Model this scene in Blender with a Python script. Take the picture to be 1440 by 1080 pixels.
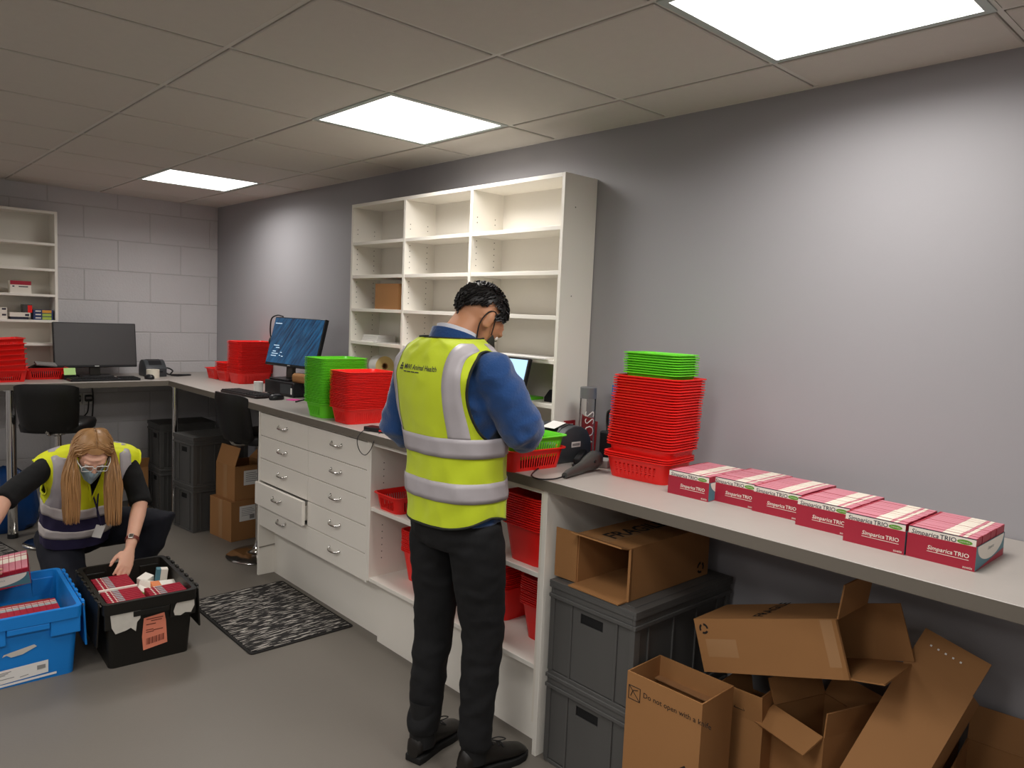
import bpy, bmesh, math, random
from mathutils import Vector, Matrix, Euler, noise as mnoise
for o in list(bpy.data.objects): bpy.data.objects.remove(o, do_unlink=True)
S = bpy.context.scene; COL = S.collection
PI = math.pi
# ------------------------------------------------------------------ camera
CAM = Vector((-2.4757, -6.3691, 1.5904)); FPX = 1054.04
RT = Vector((0.73517988, -0.67652671, 0.04268661)); UPV = Vector((0.02868864, 0.09396732, 0.99516185)); FW = Vector((0.67726472, 0.73039835, -0.08849151))
cd = bpy.data.cameras.new('camera'); cam = bpy.data.objects.new('camera', cd); COL.objects.link(cam)
cd.sensor_width = 36; cd.lens = FPX/1440*36; cd.clip_start = .05; cd.clip_end = 60
cam.matrix_world = Matrix(((RT.x, UPV.x, -FW.x, CAM.x), (RT.y, UPV.y, -FW.y, CAM.y), (RT.z, UPV.z, -FW.z, CAM.z), (0, 0, 0, 1)))
S.camera = cam
def on(u, v, ax, val):
    d = RT*((u-720)/FPX) + UPV*((540-v)/FPX) + FW
    i = 'xyz'.index(ax); return CAM + d*((val-CAM[i])/d[i])
# ------------------------------------------------------------------ world, exposure
W = bpy.data.worlds.new('world'); S.world = W; W.use_nodes = True
W.node_tree.nodes['Background'].inputs[0].default_value = (.5, .5, .5, 1); W.node_tree.nodes['Background'].inputs[1].default_value = .0
S.view_settings.view_transform = 'Standard'; S.view_settings.look = 'None'; S.view_settings.gamma = 1
S.view_settings.use_curve_mapping = False; S.view_settings.exposure = 0.12
LAMP_POWER = 11.0   # watts of each LED panel's lamp
# ------------------------------------------------------------------ materials
def lin(h):
    if isinstance(h, str):
        h = h.lstrip('#'); c = [int(h[i:i+2], 16)/255 for i in (0, 2, 4)]
    else: c = [x/255 for x in h]
    return tuple(x/12.92 if x <= .04045 else ((x+.055)/1.055)**2.4 for x in c) + (1,)
MATS = {}
def pm(name, col, rough=.5, metal=0, var=0, vscale=8, bump=0, bscale=60, emit=0, alpha=None, trans=0, ior=1.45, spec=.5, sheen=0, stretch=None, sss=0):
    if name in MATS: return MATS[name]
    m = bpy.data.materials.new(name); m.use_nodes = True; nt = m.node_tree; b = nt.nodes['Principled BSDF']
    c = lin(col); b.inputs['Base Color'].default_value = c; b.inputs['Roughness'].default_value = rough; b.inputs['Metallic'].default_value = metal
    b.inputs['IOR'].default_value = ior; b.inputs['Specular IOR Level'].default_value = spec
    if trans: b.inputs['Transmission Weight'].default_value = trans
    if sheen: b.inputs['Sheen Weight'].default_value = sheen
    if sss: b.inputs['Subsurface Weight'].default_value = sss; b.inputs['Subsurface Scale'].default_value = .01
    if emit: b.inputs['Emission Color'].default_value = c; b.inputs['Emission Strength'].default_value = emit
    if var or bump:
        tc = nt.nodes.new('ShaderNodeTexCoord'); mp = nt.nodes.new('ShaderNodeMapping'); nt.links.new(tc.outputs['Object'], mp.inputs[0])
        if stretch: mp.inputs['Scale'].default_value = stretch
    if var:
        n = nt.nodes.new('ShaderNodeTexNoise'); n.inputs['Scale'].default_value = vscale; n.inputs['Detail'].default_value = 5
        nt.links.new(mp.outputs[0], n.inputs['Vector'])
        mx = nt.nodes.new('ShaderNodeMix'); mx.data_type = 'RGBA'
        mx.inputs[6].default_value = tuple(x*(1-var) for x in c[:3])+(1,); mx.inputs[7].default_value = tuple(min(1, x*(1+var)) for x in c[:3])+(1,)
        nt.links.new(n.outputs['Fac'], mx.inputs[0]); nt.links.new(mx.outputs[2], b.inputs['Base Color'])
    if bump:
        n2 = nt.nodes.new('ShaderNodeTexNoise'); n2.inputs['Scale'].default_value = bscale; n2.inputs['Detail'].default_value = 4
        nt.links.new(mp.outputs[0], n2.inputs['Vector'])
        bp = nt.nodes.new('ShaderNodeBump'); bp.inputs['Strength'].default_value = bump; bp.inputs['Distance'].default_value = .01
        nt.links.new(n2.outputs['Fac'], bp.inputs['Height']); nt.links.new(bp.outputs[0], b.inputs['Normal'])
    MATS[name] = m; return m
M_wall = pm('painted_wall_grey', '#9e9c9f', .55, var=.03, vscale=2, bump=.03, bscale=40)
M_block = pm('painted_block_grey', '#c6c3c4', .6, var=.05, vscale=5, bump=.25, bscale=70)
M_mortar = pm('mortar_grey', '#bab7b7', .8, bump=.2)
M_floor = pm('vinyl_floor_grey', '#6d675f', .45, var=.08, vscale=1.6, bump=.03, bscale=90)
M_tile = pm('ceiling_tile', '#cec8bf', .9, var=.03, vscale=30, bump=.1, bscale=260)
M_rail = pm('ceiling_rail', '#d4d0c8', .5)
M_diff = pm('light_diffuser', '#fffaf4', .4, emit=2.5)
M_frame = pm('light_frame', '#b9c2bd', .4)
M_white = pm('white_melamine', '#ece7dd', .45, var=.02, vscale=3)
M_edge = pm('white_edging', '#e6dfd2', .4)
M_hole = pm('pin_hole_dark', '#4a4640', .9)
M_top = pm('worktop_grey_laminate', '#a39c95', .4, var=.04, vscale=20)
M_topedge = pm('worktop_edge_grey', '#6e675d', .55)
M_chrome = pm('chrome', '#d8d6d2', .12, 1)
M_steel = pm('brushed_steel', '#a8a49e', .3, 1)
M_blackpl = pm('black_plastic', '#17171a', .4)
M_blackm = pm('black_matt', '#0f0f10', .7)
M_darkgrey = pm('dark_grey_plastic', '#3a3d40', .45)
M_red = pm('red_plastic', '#ee221d', .35)
M_green = pm('green_plastic', '#68d626', .35)
M_crate = pm('grey_crate_plastic', '#545351', .5, var=.04, vscale=6)
M_leath = pm('black_faux_leather', '#121110', .45, bump=.1, bscale=150)
M_card = pm('cardboard', '#9d6f42', .8, var=.06, vscale=5, bump=.05, bscale=30)
M_cardin = pm('cardboard_inner', '#916842', .85, var=.05, vscale=5)
M_ink = pm('black_ink', '#1a1512', .8)
M_tape = pm('parcel_tape', '#a98058', .25)
M_paper = pm('white_paper', '#e6e3de', .7)
M_cream = pm('cream_plastic', '#e3dccb', .5)
M_greyprint = pm('grey_print', '#8a8784', .8)
# ------------------------------------------------------------------ mesh builder
class MB:
    def __init__(s): s.v = []; s.f = []; s.m = []
    def add(s, vs, fs, m=0, mat=None):
        o = len(s.v)
        s.v += [tuple(mat @ Vector(p)) for p in vs] if mat is not None else [tuple(p) for p in vs]
        for k, f in enumerate(fs): s.f.append([i+o for i in f]); s.m.append(m[k] if isinstance(m, (list, tuple)) else m)
        return s
    def box(s, x0, x1, y0, y1, z0, z1, m=0, mat=None):
        vs = [(x, y, z) for z in (z0, z1) for y in (y0, y1) for x in (x0, x1)]
        return s.add(vs, [(0, 2, 3, 1), (4, 5, 7, 6), (0, 1, 5, 4), (1, 3, 7, 5), (3, 2, 6, 7), (2, 0, 4, 6)], m, mat)
    def cbox(s, c, d, m=0, mat=None):
        return s.box(c[0]-d[0]/2, c[0]+d[0]/2, c[1]-d[1]/2, c[1]+d[1]/2, c[2]-d[2]/2, c[2]+d[2]/2, m, mat)
    def quad(s, a, b, c, d, m=0): return s.add([a, b, c, d], [(0, 1, 2, 3)], m)
    def loft(s, rings, m=0, cap=True, closed=True, mat=None):
        n = len(rings[0]); vs = [p for r in rings for p in r]; fs = []
        for i in range(len(rings)-1):
            for j in range(n if closed else n-1):
                k = (j+1) % n; fs.append((i*n+j, i*n+k, (i+1)*n+k, (i+1)*n+j))
        if cap: fs.append(tuple(range(n-1, -1, -1))); fs.append(tuple((len(rings)-1)*n+j for j in range(n)))
        return s.add(vs, fs, m, mat)
    def lathe(s, prof, n=24, m=0, mat=None, cap=True):
        return s.loft([[(r*math.cos(2*PI*j/n), r*math.sin(2*PI*j/n), z) for j in range(n)] for r, z in prof], m, cap, True, mat)
    def tube(s, pts, r, n=8, m=0, cap=True, mat=None):
        pts = [Vector(p) for p in pts]; R = r if isinstance(r, (list, tuple)) else [r]*len(pts)
        rings = []; prev = None
        for i, p in enumerate(pts):
            t = (pts[min(i+1, len(pts)-1)]-pts[max(i-1, 0)]).normalized()
            if prev is None:
                a = Vector((0, 0, 1)) if abs(t.z) < .9 else Vector((1, 0, 0)); u = t.cross(a).normalized()
            else: u = (prev - t*prev.dot(t)).normalized()
            prev = u; w = t.cross(u)
            rings.append([p+(u*math.cos(2*PI*j/n)+w*math.sin(2*PI*j/n))*R[i] for j in range(n)])
        return s.loft(rings, m, cap, True, mat)
    def prism(s, poly, d0, d1, ax='z', m=0, mat=None):
        def P(a, b, d): return {'z': (a, b, d), 'y': (a, d, b), 'x': (d, a, b)}[ax]
        return s.loft([[P(a, b, d0) for a, b in poly], [P(a, b, d1) for a, b in poly]], m, True, True, mat)
    def build(s, name, mats, parent=None, loc=(0, 0, 0), rot=(0, 0, 0), smooth=None, bevel=0, seg=2, kind=None, fixn=True):
        me = bpy.data.meshes.new(name); me.from_pydata(s.v, [], s.f)
        for mt in (mats if isinstance(mats, (list, tuple)) else [mats]): me.materials.append(mt)
        for p, k in zip(me.polygons, s.m): p.material_index = k
        bm = bmesh.new(); bm.from_mesh(me)
        if fixn: bmesh.ops.recalc_face_normals(bm, faces=bm.faces)
        if bevel:
            es = [e for e in bm.edges if len(e.link_faces) == 2 and e.calc_face_angle(0) > .6]
            bmesh.ops.bevel(bm, geom=es, offset=bevel, segments=seg, affect='EDGES', profile=.5, clamp_overlap=True)
        bm.to_mesh(me); bm.free()
        if smooth is not None:
            for p in me.polygons: p.use_smooth = True
            me.set_sharp_from_angle(angle=math.radians(smooth))
        return mob(name, me, parent, loc, rot, kind)
def mob(name, me, parent=None, loc=(0, 0, 0), rot=(0, 0, 0), kind=None):
    o = bpy.data.objects.new(name, me); COL.objects.link(o); o.location = loc; o.rotation_euler = rot
    if parent: o.parent = parent
    if kind: o['kind'] = kind
    return o
def tag(o, label, cat, group=None):
    o['label'] = label; o['category'] = cat
    if group: o['group'] = group
    return o
def thing(name, label, cat, loc=(0, 0, 0), rotz=0, group=None, rot=None):
    o = bpy.data.objects.new(name, None); COL.objects.link(o); o.empty_display_size = .05
    o.location = loc; o.rotation_euler = rot if rot else (0, 0, rotz)
    return tag(o, label, cat, group)
def dup(o, loc=None, rot=None, label=None, parent=None, group=None):
    c = o.copy(); COL.objects.link(c); c.parent = parent if parent else None
    if loc is not None: c.location = loc
    if rot is not None: c.rotation_euler = rot
    if label: c['label'] = label
    if group: c['group'] = group
    for ch in [k for k in o.children]: dup(ch, parent=c)
    return c
def bez(p0, p1, p2, p3, n=12):
    p0, p1, p2, p3 = map(Vector, (p0, p1, p2, p3)); out = []
    for i in range(n+1):
        t = i/n; out.append(p0*(1-t)**3+p1*3*t*(1-t)**2+p2*3*t*t*(1-t)+p3*t**3)
    return out
def spline(pts, n=6):
    P = [Vector(p) for p in pts]; out = []
    for i in range(len(P)-1):
        a, b, c, d = P[max(i-1, 0)], P[i], P[i+1], P[min(i+2, len(P)-1)]
        for k in range(n):
            t = k/n; out.append(.5*((2*b)+(c-a)*t+(2*a-5*b+4*c-d)*t*t+(3*b-a-3*c+d)*t**3))
    out.append(P[-1]); return out
def rrect(w, h, r, n=4):
    out = []
    for cx, cy, a0 in ((w/2-r, h/2-r, 0), (-w/2+r, h/2-r, 90), (-w/2+r, -h/2+r, 180), (w/2-r, -h/2+r, 270)):
        for k in range(n+1):
            a = math.radians(a0+90*k/n); out.append((cx+r*math.cos(a), cy+r*math.sin(a)))
    return out
TEXT_CACHE = {}
def text_vf(body, size=1.0, bold=0, align='CENTER', shear=0, spacing=1.0):
    key = (body, bold, align, shear, spacing)
    if key not in TEXT_CACHE:
        cu = bpy.data.curves.new('txt', 'FONT'); cu.body = body; cu.size = 1; cu.align_x = align; cu.offset = bold; cu.shear = shear; cu.space_character = spacing; cu.resolution_u = 2
        ob = bpy.data.objects.new('txt', cu); COL.objects.link(ob)
        dg = bpy.context.evaluated_depsgraph_get(); me = bpy.data.meshes.new_from_object(ob.evaluated_get(dg))
        TEXT_CACHE[key] = ([tuple(v.co) for v in me.vertices], [tuple(p.vertices) for p in me.polygons])
        bpy.data.objects.remove(ob, do_unlink=True); bpy.data.curves.remove(cu); bpy.data.meshes.remove(me)
    vs, fs = TEXT_CACHE[key]
    return [(x*size, y*size) for x, y, z in vs], fs
def put_text(mb, body, size, org, ux, uy, m=0, **k):
    vs, fs = text_vf(body, size, **k); org = Vector(org); ux = Vector(ux).normalized(); uy = Vector(uy).normalized()
    mb.add([org+ux*x+uy*y for x, y in vs], fs, m)
# ------------------------------------------------------------------ the room shell
H = 2.399; RX0, RY0 = -5.0, -9.0
def struct(o): o['kind'] = 'structure'; return o
struct(MB().box(RX0, .15, RY0, .15, -.1, 0).build('floor', M_floor))
struct(MB().box(0, .15, RY0, .15, 0, H+.2).build('wall_right', M_wall))
struct(MB().box(RX0-.15, RX0, RY0, .15, 0, H+.2).build('wall_left', M_wall))
struct(MB().box(RX0, 0, RY0-.15, RY0, 0, H+.2).build('wall_back', M_wall))
wf = struct(MB().box(RX0, 0, .0012, .15, 0, H+.2).build('wall_far', M_mortar))
BH, BW = .2343, .4687; zr = 1.8149; xb = -.065
nblk = 0
for k in range(-8, 4):
    z0 = max(0, zr+k*BH-BH+.0032); z1 = min(H+.02, zr+k*BH-.0032)
    if z1-z0 < .02: continue
    off = xb if (k % 2 == 0) else xb-BW/2
    xs = [0]+[off-i*BW for i in range(0, 12) if off-i*BW > RX0]+[RX0]
    for a, b in zip(xs, xs[1:]):
        if a-b < .03: continue
        if b < -2.4 and False: continue
        MB().box(b+.0032, a-.0032 if a < 0 else 0, -.0025, .02, z0, z1).build('block', M_block, wf, bevel=.003, seg=1)
# ceiling: slab above, rails and separate tiles
cl = struct(MB().box(RX0, 0, RY0, 0, H+.06, H+.2).build('ceiling', M_rail))
xl = [0, -.3063]+[-.3063-.6*i for i in range(1, 8)]+[RX0]
yl = [0]+[-5.7428+.6*n for n in range(9, -6, -1)]+[RY0]
for x in xl[1:-1]: MB().box(x-.0075, x+.0075, RY0, 0, H, H+.03).build('ceiling_rail', M_rail, cl)
for a, b in zip(xl, xl[1:]):
    for y in yl[1:-1]: MB().box(b+.0075, a-.0075 if a < 0 else 0, y-.0075, y+.0075, H, H+.03).build('cross_rail', M_rail, cl)
MB().box(-.02, 0, RY0, 0, H-.002, H+.02).build('edge_trim', M_rail, cl)
MB().box(RX0, 0, -.02, 0, H-.002, H+.02).build('edge_trim', M_rail, cl)
lamps = {(-.606, -5.4428): 'near the camera above the stacked medicine trays', (-.606, -3.6428): 'above the wall shelving', (-.606, -1.2428): 'nearest the block wall',
         }
for lx, nm in ((-3.006, 'of the middle row'), (-4.206, 'added as fill at left wall')):  # leftmost row is added out of view as fill, to even the wall light
    for k, ly in enumerate((-1.2428, -3.6428, -5.4428, -7.8428)): lamps[(lx, ly)] = '%s, %s from the block wall' % (nm, ('first', 'second', 'third', 'fourth')[k])
lamps[(-.606, -7.8428)] = 'behind the camera by the right wall'; lamps[(-1.806, -5.4428)] = 'added out of view as fill above the photographer'  # the second panel here is an unseen extra, added to light the fronts
for a, b in zip(xl, xl[1:]):
    for c, d in zip(yl, yl[1:]):
        mx, my = (a+b)/2, (c+d)/2
        if any(abs(mx-lx) < .1 and abs(my-ly) < .1 for lx, ly in lamps): continue
        g = .011
        MB().box(b+g, a-(g if a < 0 else .018), d+g, c-(g if c < 0 else .018), H-.005, H+.018).build('ceiling_tile', M_tile, cl, bevel=.003, seg=1)
for (lx, ly), w in lamps.items():
    t = thing('ceiling_light', 'square white LED ceiling panel '+w, 'ceiling light', (lx, ly, H), 0, 'ceiling light panels')
    f = MB()
    for q in ((-.297, .297, -.297, -.275), (-.297, .297, .275, .297), (-.297, -.275, -.275, .275), (.275, .297, -.275, .275)): f.box(*q, -.004, .02)
    f.build('frame', M_frame, t)
    MB().box(-.275, .275, -.275, .275, .002, .012).build('diffuser', M_diff, t)
    ld = bpy.data.lights.new('panel_lamp', 'AREA'); ld.shape = 'SQUARE'; ld.size = .55; ld.energy = LAMP_POWER; ld.spread = math.radians(160); ld.color = (1, .975, .95)
    lo = bpy.data.objects.new('panel_lamp', ld); COL.objects.link(lo); lo.parent = t; lo.location = (0, 0, -.001)
# ------------------------------------------------------------------ worktop (L-shaped) and furniture
ZC = 1.025; XF = -.604
wt = thing('worktop', 'long L-shaped grey laminate worktop running along both walls', 'worktop', (0, 0, 0))
b = MB(); poly = [(-.004, -.006), (-2.6, -.006), (-2.6, -.672), (-.612, -.672), (-.612, -7.0), (-.004, -7.0)]
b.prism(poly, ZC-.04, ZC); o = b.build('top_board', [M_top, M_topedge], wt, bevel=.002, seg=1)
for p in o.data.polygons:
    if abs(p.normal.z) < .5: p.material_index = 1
MB().box(-.03, -.004, -7.0, -4.56, ZC-.085, ZC-.04).build('wall_batten', M_topedge, wt)
def chrome_leg(x, y, r):
    g = MB().lathe([(r, .03), (r, ZC-.05), (r*1.5, ZC-.049), (r*1.5, ZC-.0405)], 20)
    o = g.build('leg', M_chrome, wt, (x, y, 0), smooth=40)
    MB().lathe([(r*1.06, 0), (r*1.06, .03)], 20).build('foot_cap', M_blackpl, o, smooth=40)
chrome_leg(-1.575, -.615, .03); chrome_leg(-2.54, -.615, .03); chrome_leg(-.575, -.70, .02)
# ---- drawer cabinet
dc = thing('drawer_cabinet', 'white cabinet with two columns of five drawers and bow handles', 'cabinet', (0, 0, 0))
y0, y1, ym = -2.182, -3.386, -2.784; DZ0, DZ1 = .305, .978; fx = -.596
b = MB(); b.box(fx+.02, -.02, y1+.018, y0-.018, DZ0, DZ0+.018); b.box(-.024, -.006, y1+.018, y0-.018, DZ0, DZ1)
b.box(fx+.02, -.02, ym-.009, ym+.009, DZ0+.018, DZ1); b.box(fx+.02, -.1, y1+.018, y0-.018, DZ1-.018, DZ1+.004)
b.build('carcass', M_white, dc)
MB().box(fx-.004, -.006, y0-.018, y0, 0, DZ1+.005).build('side_panel', M_white, dc, bevel=.001, seg=1)
MB().box(fx-.004, -.006, y1, y1+.018, DZ0, DZ1+.005).build('side_panel', M_white, dc, bevel=.001, seg=1)
MB().box(-.5, -.482, y1, y0-.018, 0, DZ0).build('plinth', M_white, dc)
MB().tube([(fx-.002, y0-.022, .17), (fx+.11, y0-.022, .176)], .003, 6).build('peg', M_steel, dc)
dh = (DZ1-DZ0)/5
def handle_mesh():
    g = MB(); pts = spline([(0, .048, .006), (-.012, .046, .0), (-.022, .025, -.003), (-.024, 0, -.004), (-.022, -.025, -.003), (-.012, -.046, .0), (0, -.048, .006)], 5)
    g.tube(pts, .0045, 8); g.lathe([(.0075, 0), (.0075, .003)], 10, 0, Matrix.Translation((0, .048, .006)) @ Matrix.Rotation(-PI/2, 4, 'Y')); g.lathe([(.0075, 0), (.0075, .003)], 10, 0, Matrix.Translation((0, -.048, .006)) @ Matrix.Rotation(-PI/2, 4, 'Y'))
    return g
for c, (ya, yb) in enumerate(((y0-.018, ym+.0015), (ym-.0015, y1+.012))):
    for r in range(5):
        z1 = DZ1-r*dh-.0025; z0 = DZ1-(r+1)*dh+.0015; out = .03 if (c, r) == (0, 3) else 0
        g = MB().box(fx-out, fx-out+.018, yb, ya, z0, z1)
        if out: g.box(fx-out+.018, fx+.2, yb+.02, ya-.02, z0+.02, z1-.03)
        d = g.build('drawer', M_white, dc, bevel=.001, seg=1)
        handle_mesh().build('handle', M_chrome, d, (fx-out, (ya+yb)/2, (z0+z1)/2+.012), smooth=50)
# ---- open shelf cabinet
oc = thing('open_cabinet', 'white open-fronted base cabinet holding red baskets', 'cabinet', (0, 0, 0))
ya, yb = -3.387, -4.558; oz = .318
MB().box(fx-.006, -.006, yb, yb+.02, 0, ZC-.041).build('side_panel', M_white, oc, bevel=.001, seg=1)
MB().box(fx-.004, fx+.03, yb+.02, yb+.032, .12, ZC-.045).build('edge_strip', M_edge, oc, bevel=.001, seg=1)
MB().box(fx-.004, -.006, ya-.018, ya, oz, ZC-.041).build('side_panel', M_white, oc, bevel=.001, seg=1)
MB().box(-.02, -.006, yb+.02, ya-.018, oz, ZC-.041).build('back_panel', M_white, oc)
for z in (.335, .677): MB().box(fx, -.02, yb+.02, ya-.018, z-.018, z).build('shelf', M_white, oc, bevel=.001, seg=1)
MB().box(fx+.01, fx+.08, yb+.02, ya-.018, ZC-.06, ZC-.041).build('top_rail', M_white, oc)
MB().box(-.53, -.512, yb+.02, ya, 0, oz-.001).build('plinth', M_white, oc)
g = MB()
for z in [.42+.032*i for i in range(6)]+[.72+.032*i for i in range(6)]:
    for x in (-.53, -.12): g.lathe([(.0028, 0), (.0028, .0006)], 8, 0, Matrix.Translation((x, ya-.018, z)) @ Matrix.Rotation(PI/2, 4, 'X'))
g.build('pin_holes', M_hole, oc, kind='stuff')
# ---- wall shelving units
def pins(g, x0, y, zs, face, ax):
    for z in zs:
        for x in x0:
            if ax == 'y': g.lathe([(.0026, 0), (.0026, .0006)], 8, 0, Matrix.Translation((x, y, z)) @ Matrix.Rotation(-face*PI/2, 4, 'X'))
            else: g.lathe([(.0026, 0), (.0026, .0006)], 8, 0, Matrix.Translation((y, x, z)) @ Matrix.Rotation(face*PI/2, 4, 'Y'))
SH = [1.980, 1.793, 1.605, 1.418, 1.228]
su = thing('shelving_unit', 'white three-bay shelving unit standing on the worktop behind the man', 'shelving', (0, 0, 0))
ys = [-2.503, -3.038, -3.586, -4.189]; D = -.204; TZ = 2.195
for i, y in enumerate(ys):
    w = .018
    a, bq = (y-w, y) if i == 0 else ((y, y+w) if i == 3 else (y-w/2, y+w/2))
    MB().box(D, -.003, a, bq, ZC+.001, TZ-(.018 if i in (1, 2) else 0)).build('side_panel' if i in (0, 3) else 'divider', M_white, su, bevel=.001, seg=1)
MB().box(D, -.003, ys[3]+.018, ys[0]-.018, TZ-.018, TZ).build('top_panel', M_white, su, bevel=.001, seg=1)
MB().box(-.009, -.003, ys[3]+.018, ys[0]-.018, ZC+.001, TZ-.018).build('back_panel', M_white, su)
for i in range(3):
    a = ys[i]-(.018 if i == 0 else .009); bq = ys[i+1]+(.018 if i == 2 else .009)
    for z in SH: MB().box(D+.002, -.009, bq, a, z-.018, z).build('shelf', M_white, su, bevel=.001, seg=1)
g = MB()
for i in range(3):
    y = ys[i]-(.018 if i == 0 else .009)
    zz = [2.03, 2.055]+[z+.035+.029*k for z in SH[1:] for k in range(5)]
    pins(g, (-.172, -.06), y, zz, -1, 'y')
g.build('pin_holes', M_hole, su, kind='stuff')
g = MB(); pins(g, (-.135,), ys[3], (2.06, 1.69, 1.15), -1, 'y'); g.build('screw_holes', M_blackm, su, kind='stuff')
s2 = thing('shelving_unit', 'white shelving unit on the block wall holding small medicine boxes', 'shelving', (0, 0, 0))
xs = [-1.215, -1.86, -2.5]
for i, x in enumerate(xs):
    a, bq = (x-.018, x) if i == 0 else ((x, x+.018) if i == 2 else (x-.009, x+.009))
    MB().box(a, bq, D, -.009, ZC+.001, TZ-(.018 if i == 1 else 0)).build('side_panel' if i != 1 else 'divider', M_white, s2, bevel=.001, seg=1)
MB().box(xs[2]+.018, xs[0]-.018, D, -.009, TZ-.018, TZ).build('top_panel', M_white, s2, bevel=.001, seg=1)
MB().box(xs[2]+.018, xs[0]-.018, -.015, -.009, ZC+.001, TZ-.018).build('back_panel', M_white, s2)
for a, bq in ((xs[1]+.009, xs[0]-.018), (xs[2]+.018, xs[1]-.009)):
    for z in [1.973, 1.793, 1.612, 1.430, 1.265]: MB().box(a, bq, D+.002, -.015, z-.018, z).build('shelf', M_white, s2, bevel=.001, seg=1)
# ------------------------------------------------------------------ plastic baskets
def basket_mesh(name, L, Wd, Hh, inset, mat, slots, rows=1, nl=15, nw=10):
    bm = bmesh.new()
    def ring(t, ex=0.0, z=None):
        l = L-2*inset*(1-t)+2*ex; w = Wd-2*inset*(1-t)+2*ex; r = .03; pts = []
        cor = [(l/2-r, w/2-r, 0), (-l/2+r, w/2-r, 90), (-l/2+r, -w/2+r, 180), (l/2-r, -w/2+r, 270)]
        for i, (cx, cy, a0) in enumerate(cor):
            for k in range(4):
                a = math.radians(a0+30*k); pts.append((cx+r*math.cos(a), cy+r*math.sin(a)))
            nx = cor[(i+1) % 4]; a1 = math.radians(a0+90)
            p = (cx+r*math.cos(a1), cy+r*math.sin(a1)); q = (nx[0]+r*math.cos(a1), nx[1]+r*math.sin(a1))
            n = 2*(nl if i % 2 == 0 else nw)+1 if slots else 1
            for k in range(1, n): pts.append((p[0]+(q[0]-p[0])*k/n, p[1]+(q[1]-p[1])*k/n))
        return [bm.verts.new((x, y, Hh*t if z is None else z)) for x, y in pts]
    flags = []
    for i in range(4):
        n = 2*(nl if i % 2 == 0 else nw)+1 if slots else 1
        flags += [True]*3+[k % 2 == 0 for k in range(n)]
    def bridge(a, b, fl=None):
        n = len(a)
        for j in range(n):
            if fl is None or fl[j]: bm.faces.new((a[j], a[(j+1) % n], b[(j+1) % n], b[j]))
    if slots:
        ts = [0, .16] + ([.72] if rows == 1 else [.38, .46, .72]) + [.93]
        rs = [ring(t) for t in ts]
        for k in range(len(rs)-1): bridge(rs[k], rs[k+1], flags if k in ((1,) if rows == 1 else (1, 3)) else None)
        bm.faces.new(rs[0][::-1])
    else:
        rs = [ring(t) for t in (0, .93)]; bridge(rs[0], rs[1]); bm.faces.new(rs[0][::-1])
    a = ring(1.0, .002, Hh); c = ring(1.0, .010, Hh-.0005); d = ring(1.0, .010, Hh-.0042)
    bridge(rs[-1], a); bridge(a, c); bridge(c, d)
    bmesh.ops.recalc_face_normals(bm, faces=bm.faces)
    bmesh.ops.solidify(bm, geom=list(bm.faces), thickness=.0016)
    me = bpy.data.meshes.new(name); bm.to_mesh(me); bm.free(); me.materials.append(mat)
    for p in me.polygons: p.use_smooth = True
    me.set_sharp_from_angle(angle=math.radians(35)); return me
SML = (.262, .188, .08, .014); DEEP = (.30, .205, .145, .02); TINY = (.215, .15, .066, .012)
ME = {}
for nm, mt in (('red', M_red), ('green', M_green)):
    ME[nm, 'S', 1] = basket_mesh(nm+'_slotted', *SML, mt, True); ME[nm, 'S', 0] = basket_mesh(nm+'_plain', *SML, mt, False)
    ME[nm, 'P', 1] = basket_mesh(nm+'_holed', *SML, mt, True, 2, 10, 7)
ME['red', 'D', 1] = basket_mesh('red_deep_slotted', *DEEP, M_red, True, 2, 12, 8); ME['red', 'D', 0] = basket_mesh('red_deep_plain', *DEEP, M_red, False)
ME['green', 'T', 1] = basket_mesh('green_tiny_slotted', *TINY, M_green, True); ME['green', 'T', 0] = basket_mesh('green_tiny_plain', *TINY, M_green, False)
rnd = random.Random(5)
def basket(col, size, slotted, loc, rz, label, group=None, rx=0, ry=0):
    o = mob(col+'_basket', ME[col, size, slotted], None, loc, (rx, ry, rz)); tag(o, label, 'basket', group); return o
def bstack(col, size, n, loc, rz, pitch, where, lean=(0, 0), jit=.004, solid=False):
    grp = '%s baskets nested %s' % (col, where)
    for i in range(n):
        lab = '%s basket nested inside the stack %s' % (col, where)
        if i == 0: lab = 'lowest %s basket of the stack %s' % (col, where)
        if i == n-1: lab = 'topmost %s basket of the stack %s' % (col, where)
        basket(col, size, 1 if (i == 0 or i == n-1) and not solid else 0, (loc[0]+lean[0]*i*pitch+rnd.uniform(-jit, jit)*.5, loc[1]+lean[1]*i*pitch+rnd.uniform(-jit, jit)*.5, loc[2]+i*pitch), rz+rnd.uniform(-.01, .01), lab, grp)
# right stack beside the trays
RS = (-.248, -4.722)
for i in range(3): basket('red', 'P', 1, (RS[0], RS[1], ZC+.0075*i), PI/2+.08+rnd.uniform(-.015, .015), ('lowest', 'second', 'third')[i]+' red basket from the bottom, foot of the tall stack beside the trays', 'red baskets at the foot of the tall stack')
bstack('red', 'S', 27, (RS[0]+.002, RS[1]-.008, ZC+.044), PI/2+.06, .0097, 'under green ones beside the trays', lean=(.0, -.07))
bstack('green', 'T', 9, (RS[0], RS[1]-.03, ZC+.324), PI/2+.04, .0088, 'on top of the tall red stack')
# left stacks on the worktop
bstack('green', 'S', 29, (-.45, -2.80, ZC), .03, .0083, 'between the computer and a red stack', lean=(0, .02))
bstack('red', 'S', 23, (-.44, -3.05, ZC), -.03, .0083, 'close behind the man')
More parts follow.
